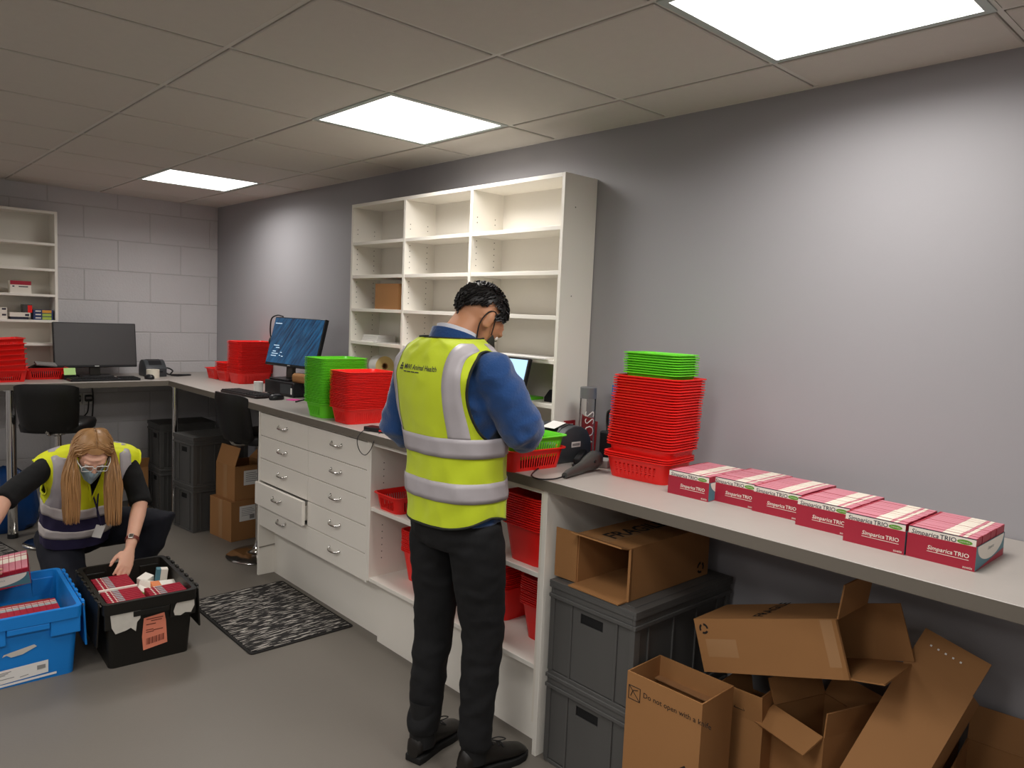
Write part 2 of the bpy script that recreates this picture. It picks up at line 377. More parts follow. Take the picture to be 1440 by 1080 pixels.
# far stacks near the corner
bstack('red', 'S', 27, (-.137, -.99, ZC), .06, .0088, 'left of the headset monitor')
bstack('red', 'S', 6, (-.15, -.79, ZC), .03, .012, 'of six behind the corner stack')
basket('red', 'S', 1, (-.15, -.585, ZC), .02, 'single red basket nearest the corner of the worktop')
# stack on the far desk
for i in range(7):
    basket('red', 'S', 1 if i in (0, 6) else 0, (-1.60-.002*i, -.46, ZC+.034*i), PI/2*0+.1+.02*(i % 3), ('lowest' if i == 0 else 'topmost' if i == 6 else 'nested')+' red basket in the slanting stack on the far desk', 'slanting red stack on the far desk', ry=-.06 if i else 0)
basket('red', 'S', 1, (-1.335, -.31, ZC), .05, 'red basket full of dark oddments beside the far monitor')
# cabinet baskets
basket('red', 'S', 1, (-.46, -3.52, .677), .0, 'single red basket on the upper cabinet shelf left of the man')
bstack('red', 'D', 12, (-.33, -3.60, .335), 0, .0088, 'on the lower shelf left of the man')
bstack('red', 'D', 14, (-.43, -4.41, .677), 0, .0088, 'on the upper shelf right of the man', solid=True)
bstack('red', 'D', 14, (-.30, -4.09, .335), 0, .0088, 'on the lower shelf just right of the man', solid=True)
bstack('red', 'D', 13, (-.32, -4.41, .335), 0, .0088, 'on the lower shelf against the end panel')
# pair in front of the man
PX, PY = -.505, -4.325
basket('red', 'S', 1, (PX, PY, ZC), -.06, 'red basket on the worktop holding a green basket, in front of the man')
basket('green', 'S', 1, (PX+.01, PY+.006, ZC+.044), -.02, 'lime green basket the man is filling, set inside a red one')
# ------------------------------------------------------------------ medicine cartons and display trays
M_mred = pm('carton_red', '#a31f35', .45); M_mpink = pm('carton_pink_edge', '#c9808c', .5); M_mcream = pm('carton_cream', '#e4dbcb', .5); M_mgrey = pm('carton_grey', '#9ba3a3', .5)
M_teal = pm('carton_teal', '#4f7f8c', .45); M_navy = pm('navy_print', '#2b2a3a', .6); M_oval = pm('green_oval', '#5f9a2c', .5); M_mwhite = pm('carton_white', '#e9e2d6', .5)
CW, CLn, CH = .0226, .153, .079
def carton_mesh(segs, front=False):
    g = MB(); g.box(-CW/2, CW/2, -CLn/2, CLn/2, 0, CH-.0006, 0)
    for a, b2, m in segs: g.box(-CW/2+.0008, CW/2-.0008, CLn/2-b2*CLn, CLn/2-a*CLn, CH-.0006, CH, m)
    if front: g.box(-CW/2-.0003, -CW/2, -CLn/2, CLn/2, .055, CH-.003, 3); g.box(-CW/2-.0003, -CW/2, -CLn/2, CLn/2, CH-.003, CH-.0006, 4)
    return g
seg1 = [(0, .04, 0), (.045, .5, 1), (.505, .74, 2), (.745, .79, 1), (.8, .86, 2), (.87, .99, 1)]
seg2 = [(0, .12, 0), (.13, .17, 2), (.18, .24, 0), (.25, .28, 2), (.3, .47, 5), (.49, 1, 0)]
CM = [M_mred, M_mpink, M_mcream, M_mwhite, M_navy, M_mgrey]
def bake(g, name, mats):
    o = g.build(name, mats); me = o.data; bpy.data.objects.remove(o); return me
me_c1 = bake(carton_mesh(seg1), 'carton_a', CM); me_c1f = bake(carton_mesh(seg1, True), 'carton_front', CM); me_c2 = bake(carton_mesh(seg2), 'carton_b', CM)
g = MB(); xq = -CW/2-.0006
put_text(g, 'Simparica', .0165, (xq, .07, .0605), (0, -1, 0), (0, 0, 1), 0, align='LEFT', bold=.012, shear=.15); put_text(g, 'TRIO', .0165, (xq, .0035, .0605), (0, -1, 0), (0, 0, 1), 0, align='LEFT', bold=.012)
me_cl = bake(g, 'carton_lettering', [M_navy])
g = MB(); g.add([(xq, -.052+.017*math.cos(2*PI*k/20), .066+.0058*math.sin(2*PI*k/20)) for k in range(20)], [tuple(range(20))], 0)
put_text(g, 'CHEWABLE', .0045, (xq-.0003, -.052, .0644), (0, -1, 0), (0, 0, 1), 1)
me_co = bake(g, 'carton_oval', [M_oval, M_mwhite])
def tray_meshes():
    L, Wd, h, t = .157, .235, .061, .0012
    g = MB(); g.box(0, Wd, -L/2, L/2, 0, t, 0); g.box(0, t, -L/2, L/2, t, h, 0); g.box(Wd-t, Wd, -L/2, L/2, t, h, 0)
    for s in (-1, 1): g.box(t, Wd-t, s*L/2-(t if s > 0 else 0), s*L/2+(0 if s > 0 else t), t, h, 1)
    body = bake(g, 'tray', [M_mred, M_teal])
    sides = []
    for s in (-1, 1):
        g = MB(); y = s*(L/2+.0004); pts = []
        for k in range(25):
            a = PI+PI*k/24; pts.append((.5*Wd+.46*Wd*math.cos(a), y, h-.001+.045*math.sin(a)))
        g.add(pts, [tuple(range(25))], 0)
        g.add([(0, y, .001), (Wd, y, .001), (Wd, y, .02), (.1*Wd, y, .002)], [(0, 1, 2, 3)], 1)
        put_text(g, 'Simparica', .013, (.5*Wd, y*1.004, h-.022), ((1 if s < 0 else -1), 0, 0), (0, 0, 1), 2, shear=.15)
        sides.append(bake(g, 'tray_side_print', [M_mwhite, M_mred, M_mgrey]))
    g = MB(); x = -.0005
    put_text(g, 'Simparica', .015, (x, .03, .03), (0, -1, 0), (0, 0, 1), 0, align='LEFT', bold=.012, shear=.15); put_text(g, 'TRIO', .015, (x, -.0305, .03), (0, -1, 0), (0, 0, 1), 0, align='LEFT', bold=.012)
    g.box(x, 0, -.064, .03, .0245, .0257, 0); put_text(g, 'zoetis', .009, (x, -.052, .004), (0, -1, 0), (0, 0, 1), 0, align='LEFT', bold=.01)
    front = bake(g, 'tray_lettering', [M_mwhite]); return body, sides, front
TB, TS, TF = tray_meshes()
which = ['leftmost, beside the tall basket stack', 'second from the basket stack', 'third from the basket stack', 'fourth from the basket stack', 'fifth from the basket stack', 'rightmost, with its teal end showing']
for i, (xa, ya2) in enumerate([(-.388, -4.990), (-.350, -5.136), (-.362, -5.287), (-.400, -5.448), (-.444, -5.606), (-.440, -5.766)]):
    t = thing('display_tray', 'dark red cardboard display tray of medicine cartons, '+which[i], 'display tray', (xa, ya2, ZC), 0, 'medicine display trays')
    mob('tray_box', TB, t); mob('side_print', TS[0], t); mob('side_print', TS[1], t); mob('lettering', TF, t)
    for k in range(10):
        c = mob('medicine_carton', me_c1f if k == 0 else me_c1, None, (xa+.0015+CW/2+k*.0232, ya2+rnd.uniform(-.0006, .0006), ZC+.0013+(0 if k == 0 else rnd.uniform(0, .0015))))
        if k == 0:
            tag(c, 'front medicine carton with white name band in the tray '+which[i], 'carton', 'cartons in the display trays'); mob('lettering', me_cl, c); mob('green_oval', me_co, c)
        else: tag(c, 'slim medicine carton behind the front one in the tray '+which[i], 'carton', 'cartons in the display trays')
# ------------------------------------------------------------------ stackable grey crates
def crate(L, Wd, Hh, loc, rz, label, grp, lid=False):
    t = thing('storage_crate', label, 'crate', loc, rz, grp)   # long axis local x, short face with handle at -x
    w = .012; g = MB()
    g.box(-L/2+w, L/2-w, -Wd/2+w, -Wd/2+w+.004, .012, Hh-.05); g.box(-L/2+w, L/2-w, Wd/2-w-.004, Wd/2-w, .012, Hh-.05)
    g.box(L/2-w-.004, L/2-w, -Wd/2+w, Wd/2-w, .012, Hh-.05); g.box(-L/2+w, L/2-w, -Wd/2+w, Wd/2-w, .008, .014)
    hz0, hz1, hw = Hh-.105, Hh-.07, Wd*.13
    g.box(-L/2+w, -L/2+w+.004, -Wd/2+w, Wd/2-w, .012, hz0); g.box(-L/2+w, -L/2+w+.004, -Wd/2+w, -hw, hz0, hz1); g.box(-L/2+w, -L/2+w+.004, hw, Wd/2-w, hz0, hz1); g.box(-L/2+w, -L/2+w+.004, -Wd/2+w, Wd/2-w, hz1, Hh-.05)
    g.build('body', M_crate, t)
    g = MB()
    for z0, z1, e in ((Hh-.05, Hh-.036, 0), (Hh-.014, Hh, 0), (Hh-.036, Hh-.014, .005)):
        a, b2 = L/2-e, Wd/2-e
        g.box(-a, a, -b2, -b2+.012, z0, z1); g.box(-a, a, b2-.012, b2, z0, z1); g.box(-a, -a+.012, -b2+.012, b2-.012, z0, z1); g.box(a-.012, a, -b2+.012, b2-.012, z0, z1)
    g.build('rim', M_crate, t, bevel=.0015, seg=1)
    g = MB()
    for sx in (-1, 1):
        for sy in (-1, 1): g.box(sx*(L/2-.004)-(.03 if sx > 0 else 0), sx*(L/2-.004)+(.03 if sx < 0 else 0), sy*(Wd/2-.004)-(.02 if sy > 0 else 0), sy*(Wd/2-.004)+(.02 if sy < 0 else 0), .012, Hh-.05)
        for yy in (-Wd*.3, Wd*.22): g.box(sx*(L/2-.006)-(.006 if sx > 0 else 0), sx*(L/2-.006)+(.006 if sx < 0 else 0), yy, yy+.008, .012, Hh-.05)
    for sy in (-1, 1):
        for xx in (-L*.36, -L*.12, L*.12, L*.34): g.box(xx, xx+.008, sy*(Wd/2-.006)-(.006 if sy > 0 else 0), sy*(Wd/2-.006)+(.006 if sy < 0 else 0), .012, Hh-.05)
    g.box(-L/2+.006, L/2-.006, -Wd/2+.006, Wd/2-.006, 0, .012)
    g.build('ribs', M_crate, t, bevel=.001, seg=1)
    MB().box(-L/2+w+.005, -L/2+w+.007, -hw-.01, hw+.01, hz0-.005, hz1+.005).build('handle_recess', M_blackm, t)
    if lid: MB().box(-L/2, L/2, -Wd/2, Wd/2, Hh, Hh+.012).box(-L/2+.03, L/2-.03, -Wd/2+.03, Wd/2-.03, Hh+.012, Hh+.014).build('lid', M_crate, t, bevel=.004, seg=2)
    return t
crate(.575, .385, .33, (-.308, -4.775, 0), 0, 'lower grey plastic crate under the worktop beside the open cabinet', 'crates by the cabinet')
crate(.575, .385, .33, (-.308, -4.775, .33), 0, 'upper lidded grey plastic crate with a cardboard box on it', 'crates by the cabinet', True)
crate(.42, .30, .33, (-.42, -.99, 0), .12, 'lower grey crate of the nearer stack under the corner desk', 'crates under the corner desk')
crate(.42, .30, .33, (-.42, -.99, .33), .12, 'upper grey crate of the nearer stack under the corner desk', 'crates under the corner desk', True)
crate(.42, .30, .33, (-.405, -.345, 0), .0, 'lower dark crate of the rear stack against the block wall', 'crates under the corner desk')
crate(.42, .30, .33, (-.405, -.345, .33), .0, 'upper dark crate of the rear stack against the block wall', 'crates under the corner desk', True)
# ------------------------------------------------------------------ cardboard boxes
TH = .0045
def cbox(label, dims, loc, rot, flaps=(), top=False, bottom=True, name='cardboard_box', group=None):
    """box with local origin at its base centre; x length, y width, z height; flaps: (side, angle outward from upright, length)"""
    L, Wd, h = dims; t = thing(name, label, 'box', loc, 0, group, rot=rot); g = MB()
    g.box(-L/2, L/2, -Wd/2, -Wd/2+TH, 0, h); g.box(-L/2, L/2, Wd/2-TH, Wd/2, 0, h); g.box(-L/2, -L/2+TH, -Wd/2+TH, Wd/2-TH, 0, h); g.box(L/2-TH, L/2, -Wd/2+TH, Wd/2-TH, 0, h)
    if bottom: g.box(-L/2+TH, L/2-TH, -Wd/2+TH, Wd/2-TH, 0, TH)
    if top: g.box(-L/2+TH, L/2-TH, -Wd/2+TH, Wd/2-TH, h-TH, h)
    g.build('body', M_card, t)
    for side, ang, ln in flaps:
        ang = math.radians(ang); f = MB()
        if side in ('-x', '+x'):
            s = -1 if side == '-x' else 1; f.box(-TH, 0, -Wd/2+.002, Wd/2-.002, 0, ln)
            m = Matrix.Translation((s*L/2, 0, h)) @ Matrix.Rotation(PI if s < 0 else 0, 4, 'Z') @ Matrix.Rotation(ang, 4, 'Y')
        else:
            s = -1 if side == '-y' else 1; f.box(-L/2+.002, L/2-.002, -TH, 0, 0, ln)
            m = Matrix.Translation((0, s*Wd/2, h)) @ Matrix.Rotation(PI if s < 0 else 0, 4, 'Z') @ Matrix.Rotation(-ang, 4, 'X')
        f.v = [tuple(m @ Vector(p)) for p in f.v]; f.build('flap', M_card, t)
    return t
def recycle(g, org, ux, uy, r, m=0):
    org, ux, uy = Vector(org), Vector(ux).normalized(), Vector(uy).normalized()
    for k in range(3):
        a0 = 2*PI*k/3; pts = []
        for j in range(6): a = a0+1.5*j/5; pts.append(org+ux*(r*math.cos(a))+uy*(r*math.sin(a)))
        for j in range(5, -1, -1): a = a0+1.5*j/5; pts.append(org+ux*(r*.6*math.cos(a))+uy*(r*.6*math.sin(a)))
        for j in range(5): g.add([pts[j], pts[j+1], pts[10-j], pts[11-j]], [(0, 1, 2, 3)], m)
# fragile box: lies on its side on the crates, opening towards the aisle (-x)
t = cbox('cardboard box marked FRAGILE lying open on the grey crates', (.18, .225, .47), (-.085, -4.785, .676+.09), (0, -PI/2, 0), [('-x', 1, .045), ('+x', 14, .045), ('+y', 88, .1), ('-y', -165, .1)])
# local frame: z -> -X world, x -> +Z world , y -> Y
g = MB(); put_text(g, 'FRAGILE', .085, (.0907, -.01, .27), (0, 0, -1), (0, 1, 0), 0, bold=.02); g.build('lettering', M_ink, t)
g = MB(); recycle(g, (-.055, -.1131, .05), (1, 0, 0), (0, 0, 1), .022); g.build('recycling_mark', M_ink, t)
MB().box(.09, .0906, -.025, .025, .0, .47).build('tape', M_tape, t)
# tall knife box
t = cbox('tall open cardboard box printed Do not open with a knife', (.175, .27, .5), (-.545, -5.11, 0), (0, 0, .02), [])
g = MB(); x = -.0884; put_text(g, 'Do not open with a knife', .0235, (x, .072, .437), (0, -1, 0), (0, 0, 1), 0, align='LEFT', bold=.005)
for a, b2 in (((.126, .415), (.083, .415)), ((.083, .415), (.083, .458)), ((.083, .458), (.126, .458)), ((.126, .458), (.126, .415)), ((.126, .458), (.083, .415)), ((.118, .425), (.11, .445)), ((.11, .445), (.092, .45))):
    g.tube([(x, a[0], a[1]), (x, b2[0], b2[1])], .0012, 4)
put_text(g, 'FRAGILE', .075, (x, -.02, .16), (0, -.75, .66), (0, .66, .75), 0, bold=.03); g.build('lettering', M_ink, t)
MB().box(.055, .083, -.129, .129, .43, .4345).build('inner_flap', M_cardin, t)
# big box on the heap: opening to the right
t = cbox('wide cardboard box with recycling mark lying tilted across the heap', (.165, .20, .475), (-.335, -5.10, .572), (0, 0, 0), [('+y', -3, .1), ('-x', 65, .1), ('+x', 6, .09), ('-y', -165, .08)])
zz = Vector((0, -.949, .316)); yy = Vector((1, 0, 0)); xx = yy.cross(zz); t.rotation_euler = Matrix((xx, yy, zz)).transposed().to_euler()
g = MB(); recycle(g, (-.052, -.1006, .032), (0, 0, 1), (-1, 0, 0), .017); g.build('recycling_mark', M_ink, t)
MB().box(-.02, .035, -.1006, -.1, .03, .14).build('label_patch', M_tape, t)
MB().box(-.08, .05, -.1007, -.1, .425, .46).build('tape', M_tape, t)
g = MB(); put_text(g, 'FRAGILE', .05, (-.0832, .02, .23), (0, 1, 0), (0, 0, -1), 0, bold=.02); g.build('lettering', M_ink, t)
# middle open box with raised flap
t = cbox('open cardboard box under the heap with one flap raised', (.22, .20, .415), (-.235, -5.43, 0), (0, 0, math.radians(-18)), [('-y', 4, .075), ('-x', 118, .085), ('+y', 25, .08), ('+x', 35, .08)])
# narrow box behind the knife box
t = cbox('narrow open cardboard box squeezed behind the knife box', (.20, .13, .375), (-.285, -5.235, 0), (0, 0, math.radians(4)), [('-x', 8, .09), ('+y', 10, .09), ('-y', -10, .08)])
g = MB(); g.tube([(-.1035, .03, .40), (-.1035, -.005, .40), (-.1035, .012, .43), (-.1035, .03, .40)], .0015, 4); g.build('triangle_mark', M_ink, t)
# leaning box on the right and its supports
t = cbox('long cardboard box leaning against the wall at the right', (.12, .18, .47), (-.43, -5.62, .24), (0, 0, 0), [('-x', -4, .1)])
ax = Vector((.62, -.28, 1.0)).normalized(); ay = Vector((.05, 1, .24)); ay = (ay-ax*ay.dot(ax)).normalized(); axx = ay.cross(ax)
t.rotation_euler = Matrix((axx, ay, ax)).transposed().to_euler()
for z in (.31, .325): pass
g = MB()
for k in range(5): g.box(-.0606, -.06, .05-.02*k, .055-.02*k, .53-.0*k, .535)
g.build('tape_scrap', M_paper, t)
t = cbox('open cardboard box at the right supporting the leaning box', (.24, .3, .43), (-.16, -5.93, 0), (0, 0, math.radians(6)), [('-y', 60, .08), ('+x', 12, .1)])
t = cbox('squashed cardboard box against the wall behind the leaning box', (.12, .14, .46), (-.07, -5.665, 0), (0, 0, math.radians(-3)), [('-x', 6, .09), ('+y', 15, .08)])
# boxes beneath the corner desk
def shiplabel(t, y, zc2, x, w, h):
    MB().box(x, x+.0006, y-w/2, y+w/2, zc2-h/2, zc2+h/2).build('shipping_label', M_paper, t)
t = cbox('lower cardboard box with shipping label beside the stool', (.27, .285, .272), (-.36, -1.34, 0), (0, 0, .12), [], top=True)
MB().box(-.1358, -.1352, -.025, .025, 0, .272).build('tape', M_tape, t)
MB().box(-.075, .085, -.1432, -.1426, .13, .235).build('shipping_label', M_paper, t)
g = MB(); 
for k in range(5): g.box(-.06, .02+.01*(k % 3), -.1437, -.1432, .215-.012*k, .218-.012*k)
g.box(.0, .035, -.1437, -.1432, .14, .17); g.build('label_print', M_greyprint, t)
t = cbox('upper open cardboard box with shipping label beside the stool', (.25, .26, .235), (-.335, -1.335, .273), (0, 0, .10), [('-x', -18, .13), ('+x', 50, .1), ('-y', -150, .1)])
MB().box(-.1258, -.1252, -.025, .025, 0, .235).build('tape', M_tape, t)
MB().box(-.06, .06, -.1307, -.1301, .1, .2).build('shipping_label', M_paper, t)
g = MB()
for k in range(5): g.box(-.045, .03+.01*(k % 2), -.1312, -.1307, .18-.014*k, .184-.014*k)
g.build('label_print', M_greyprint, t)
t = cbox('slim cardboard box standing beside the rear crates', (.1, .12, .34), (-.72, -.33, 0), (0, 0, .1), [('-y', 20, .08)])
# box on the shelving
t = cbox('plain brown cardboard box on the third shelf of the left bay', (.17, .225, .14), (-.1, -2.855, SH[2]), (0, 0, 0), [], top=True)
MB().box(-.08, .08, -.02, .02, .14, .1406).build('tape', M_tape, t)
# ------------------------------------------------------------------ office equipment
def screen_mat(name, kind):
    m = bpy.data.materials.new(name); m.use_nodes = True; nt = m.node_tree; b = nt.nodes['Principled BSDF']; N = nt.nodes.new; Lk = nt.links.new
    b.inputs['Roughness'].default_value = .25; b.inputs['Base Color'].default_value = (.01, .01, .012, 1)
    tc = N('ShaderNodeTexCoord'); mp = N('ShaderNodeMapping'); Lk(tc.outputs['Object'], mp.inputs[0])
    mp.inputs['Rotation'].default_value = (.95, 0, 0); mp2 = N('ShaderNodeMapping'); mp2.inputs['Scale'].default_value = (1, 2.5, 26); Lk(mp.outputs[0], mp2.inputs[0])
    n = N('ShaderNodeTexNoise'); n.inputs['Scale'].default_value = 2.2; n.inputs['Detail'].default_value = 3; Lk(mp2.outputs[0], n.inputs['Vector'])
    cr = N('ShaderNodeValToRGB'); cr.color_ramp.elements[0].color = lin('#0d2440'); cr.color_ramp.elements[1].color = lin('#2a7aa8'); cr.color_ramp.elements[0].position = .35; cr.color_ramp.elements[1].position = .75
    Lk(n.outputs['Fac'], cr.inputs[0])
    n2 = N('ShaderNodeTexNoise'); n2.inputs['Scale'].default_value = 5; Lk(tc.outputs['Object'], n2.inputs['Vector'])
    cr2 = N('ShaderNodeValToRGB'); cr2.color_ramp.elements[0].color = lin('#1a1d33'); cr2.color_ramp.elements[1].color = lin('#14466e'); cr2.color_ramp.elements[0].position = .3; cr2.color_ramp.elements[1].position = .7; Lk(n2.outputs['Fac'], cr2.inputs[0])
    mx = N('ShaderNodeMix'); mx.data_type = 'RGBA'; mx.inputs[0].default_value = .5; Lk(cr.outputs[0], mx.inputs[6]); Lk(cr2.outputs[0], mx.inputs[7])
    Lk(mx.outputs[2], b.inputs['Emission Color']); b.inputs['Emission Strength'].default_value = .9
    return m
M_scr = screen_mat('lit_screen', 0)
M_scr2 = pm('lit_pale_screen', '#9fc4dd', .3, emit=.8)
M_scr_off = pm('dark_screen', '#343133', .34, spec=1.0)
M_ui = pm('screen_text', '#b9cfe0', .4, emit=.5)
M_silver = pm('silver_badge', '#c9c9c9', .3, .6)
M_darksteel = pm('monitor_column', '#55524d', .4, .3)
def monitor(label, loc, rz, w, h, tilt, zc, mat, yc):
    """faces local -x; loc at base"""
    t = thing('monitor', label, 'monitor', loc, rz)
    R = Matrix.Translation((0, 0, zc)) @ Matrix.Rotation(math.radians(tilt), 4, 'Y')
    g = MB(); g.box(0, .028, -w/2, w/2, -h/2, h/2, 0, R); o = g.build('housing', M_blackpl, t, bevel=.004)
    g = MB(); g.box(-.0012, 0, -w/2+.007, w/2-.007, -h/2+.016, h/2-.007, 0, R); s = g.build('screen', mat, t)
    g = MB(); g.box(-.002, -.0005, -.014, .014, -h/2+.005, -h/2+.011, 0, R); g.build('badge', M_silver, t)
    g = MB(); g.box(.03, .06, yc-.035, yc+.035, .012, zc+.02); g.build('stand_column', M_darksteel, t, bevel=.004)
    g = MB(); g.prism([(x+.03, y+yc) for x, y in rrect(.17, .22, .02)], 0, .012); g.build('stand_base', M_blackpl, t, bevel=.002)
    return t, R
t, R = monitor('dark switched-off monitor on the far desk below the shelving', (-.992, -.285, ZC), PI/2, .545, .325, 8, .235, M_scr_off, 0)
t, R = monitor('lit monitor with blue wallpaper and a headset hung on its corner', (-.225, -1.86, ZC+.0925), .12, .56, .325, 14, .2525, M_scr, .1)
g = MB()
for k, (yy, zz, w2) in enumerate([(.22, .118, .075), (.19, -.03, .06), (.17, -.045, .04), (.2, -.07, .035), (.19, -.085, .07), (.2, -.1, .06), (.12, -.075, .02), (.1, -.1, .02), (.13, -.095, .015)]): g.box(-.002, -.0013, yy-w2/2, yy+w2/2, zz-.0025, zz+.0025, 0, R)
g.build('screen_icons', M_ui, t)
# headset on the monitor corner
hs = thing('headset', 'black wired headset hanging on the corner of the lit monitor', 'headset', (-.2, -1.56, ZC+.35), .12)
g = MB(); g.tube(spline([(.02, -.04, .155), (0, 0, .162), (-.02, .035, .14), (-.02, .052, .085), (-.02, .05, .03), (-.02, .035, 0)], 6), .005, 8); g.build('headband', M_blackpl, hs, smooth=50)
MB().lathe([(.012, -.012), (.028, -.012), (.031, 0), (.028, .012), (.012, .014)], 16, 0, Matrix.Translation((-.02, .025, -.015)) @ Matrix.Rotation(PI/2, 4, 'X') @ Matrix.Rotation(.5, 4, 'Y')).build('ear_pad', M_blackm, hs, smooth=40)
g = MB(); g.tube(spline([(-.02, .02, -.03), (-.03, .012, -.06), (-.03, 0, -.1)], 6), .003, 6); g.build('microphone_boom', M_blackpl, hs, smooth=50)
# desktop computer under that monitor
pc = thing('desktop_computer', 'flat black desktop computer below the lit monitor', 'computer', (-.215, -1.815, ZC), .1)
MB().box(-.095, .095, -.17, .17, .006, .092).build('case', M_blackpl, pc, bevel=.004)
MB().box(-.0965, -.0945, -.15, -.02, .02, .08).build('drive_bay', M_darkgrey, pc); MB().box(-.097, -.0945, -.155, -.14, .02, .06).build('service_sticker', M_paper, pc)
g = MB()
for x in (-.08, .07):
    for y in (-.15, .15): g.box(x, x+.012, y, y+.012, 0, .006)
g.build('feet', M_blackm, pc, kind='stuff')
t = thing('cardboard_tube', 'short brown cardboard sleeve lying on the desktop computer', 'box', (-.225, -1.99, ZC+.0925), .25)
g = MB(); pr2 = rrect(.075, .06, .02); g.loft([[(x, -.06, z+.03) for x, z in pr2], [(x, .06, z+.03) for x, z in pr2], [(x*.9, .06, z*.9+.03) for x, z in pr2], [(x*.9, -.06, z*.9+.03) for x, z in pr2]], cap=False); g.build('sleeve', M_card, t, smooth=40)
MB().loft([[(x*.88, -.03, z*.88+.03) for x, z in pr2], [(x*.88, .05, z*.88+.03) for x, z in pr2]]).build('inner_roll', M_red, t)
def keyboard(label, loc, rz, mat):
    t = thing('keyboard', label, 'keyboard', loc, rz); MB().prism(rrect(.14, .445, .012), 0, .016).build('base', mat, t, bevel=.003)
    g = MB()
    for r in range(6):
        for c in range(22): 
            if c == 15: continue
            g.box(.05-.021*r-.008, .05-.021*r+.008, .205-.0193*c-.0078, .205-.0193*c+.0078, .016, .0215)
    g.build('keys', M_blackm, t, kind='stuff'); return t
M_kb = pm('brown_black_plastic', '#241a1a', .5)
keyboard('dark keyboard on the worktop in front of the lit monitor', (-.475, -1.73, ZC), 0.1, M_kb)
keyboard('black keyboard below the switched-off monitor', (-1.005, -.545, ZC), PI/2, M_blackpl)
def mouse(label, loc, rz):
    t = thing('computer_mouse', label, 'mouse', loc, rz)
    g = MB(); rings = []
    for z, k in ((0, .92), (.008, 1), (.02, .93), (.03, .7), (.0345, .35)): rings.append([(.055*k*math.cos(a)-.004*(z > .02), .032*k*math.sin(a), z) for a in [2*PI*j/20 for j in range(20)]])
    g.loft(rings); o = g.build('shell', M_blackpl, t, smooth=50); MB().lathe([(.006, -.003), (.006, .003)], 12, 0, Matrix.Translation((-.028, 0, .029)) @ Matrix.Rotation(PI/2, 4, 'X')).build('wheel', M_steel, t)
    return t
mouse('black mouse beside the dark keyboard', (-.42, -2.03, ZC), .3); mouse('black mouse on the far desk', (-.70, -.53, ZC), PI/2)
def cup(name, label, loc, r, h, mat):
    t = thing(name, label, 'roll', loc); MB().lathe([(r*.3, 0), (r, 0), (r, h), (r*.45, h), (r*.45, h*.4), (.001, h*.4)], 24).build('roll', mat, t, smooth=40); return t
cup('label_roll', 'white label roll standing left of the desktop computer', (-.345, -1.6, ZC), .03, .07, M_paper)
cup('label_roll', 'cream label roll beside the printer on the far desk', (-.645, -.43, ZC), .045, .062, M_cream)
M_pink = pm('pink_paper', '#e0409a', .6); M_lime = pm('lime_paper', '#b6e08a', .6)
tag(MB().box(-.03, .03, -.03, .03, 0, .004).build('sticky_notes', M_pink, None, (-.34, -2.09, ZC), (0, 0, .4)), 'pink sticky notes beside the mouse', 'notes')
tag(MB().box(-.036, .036, -.003, 0, 0, .05).build('sticky_note', M_lime, None, (-1.2, -.46, ZC+.034), (-.35, 0, 0)), 'lime green sticky note at the corner of the far monitor', 'note')
tag(MB().box(-.04, .04, -.03, .03, 0, .038).build('note_stand', M_blackpl, None, (-1.195, -.425, ZC), (0, 0, 0), bevel=.003), 'small black block behind the lime sticky note', 'stand')
def cable(label, pts, r=.003, mat=M_blackpl, name='cable'):
    return tag(MB().tube(spline(pts, 7), r, 6).build(name, mat, None, smooth=60), label, 'cable')
z = ZC+.004
cable('tangled black cables beside the green basket stack', [(-.38, -2.2, z), (-.33, -2.26, z+.02), (-.3, -2.34, z+.03), (-.36, -2.4, z+.01), (-.3, -2.42, z+.04), (-.24, -2.33, z), (-.2, -2.2, z)], .005)
cable('coiled black cable on the far desk near the corner', [(-.56, -.36, z+.02), (-.52, -.34, z+.06), (-.48, -.36, z+.04), (-.5, -.38, z+.01), (-.42, -.37, z), (-.34, -.33, z), (-.33, -.28, z), (-.42, -.27, z), (-.5, -.3, z+.01), (-.53, -.34, z+.05)], .006)
# label printers
def printer(label, loc, rz, s=1.0, sticker=True):
    """front faces local -x"""
    t = thing('label_printer', label, 'printer', loc, rz)
    prof = [(-.12, 0), (.12, 0), (.125, .06), (.118, .105), (.09, .145), (.045, .165), (.0, .168), (-.045, .155), (-.09, .115), (-.12, .085)]
    MB().prism([(a*s, b2*s) for a, b2 in prof], -.1*s, .1*s, 'y').build('housing', M_darkgrey, t, bevel=.006*s, smooth=45)
    g = MB(); pl = [(.06, .1605), (.03, .1695), (-.0, .171), (-.045, .158), (-.088, .119)]
    g.loft([[(a*s, y, b2*s) for a, b2 in pl]+[(a*s*.96, y, (b2-.008)*s) for a, b2 in pl[::-1]] for y in (-.06*s, .06*s)]); g.build('lid', M_blackpl, t)
    MB().box(-.1225*s, -.118*s, -.06*s, .06*s, .045*s, .055*s).build('paper_slot', M_blackm, t)
    if sticker:
        MB().box(-.04, .03, -.035, .035, 0, .001, 0, Matrix.Translation((-.03*s, 0, .166*s)) @ Matrix.Rotation(-.28, 4, 'Y')).build('label_sheet', M_paper, t)
        MB().box(-.015*s, .045*s, -.1012*s, -.1*s, .07*s, .095*s).build('service_sticker', M_paper, t)
        MB().box(-.01*s, .04*s, -.1018*s, -.1012*s, .076*s, .088*s).build('sticker_print', M_greyprint, t)
    return t
printer('dark grey label printer on the worktop in front of the man', (-.278, -4.29, ZC), 0, .86)
printer('small black label printer at the right of the far desk', (-.6, -.28, ZC), PI/2, .75, False)
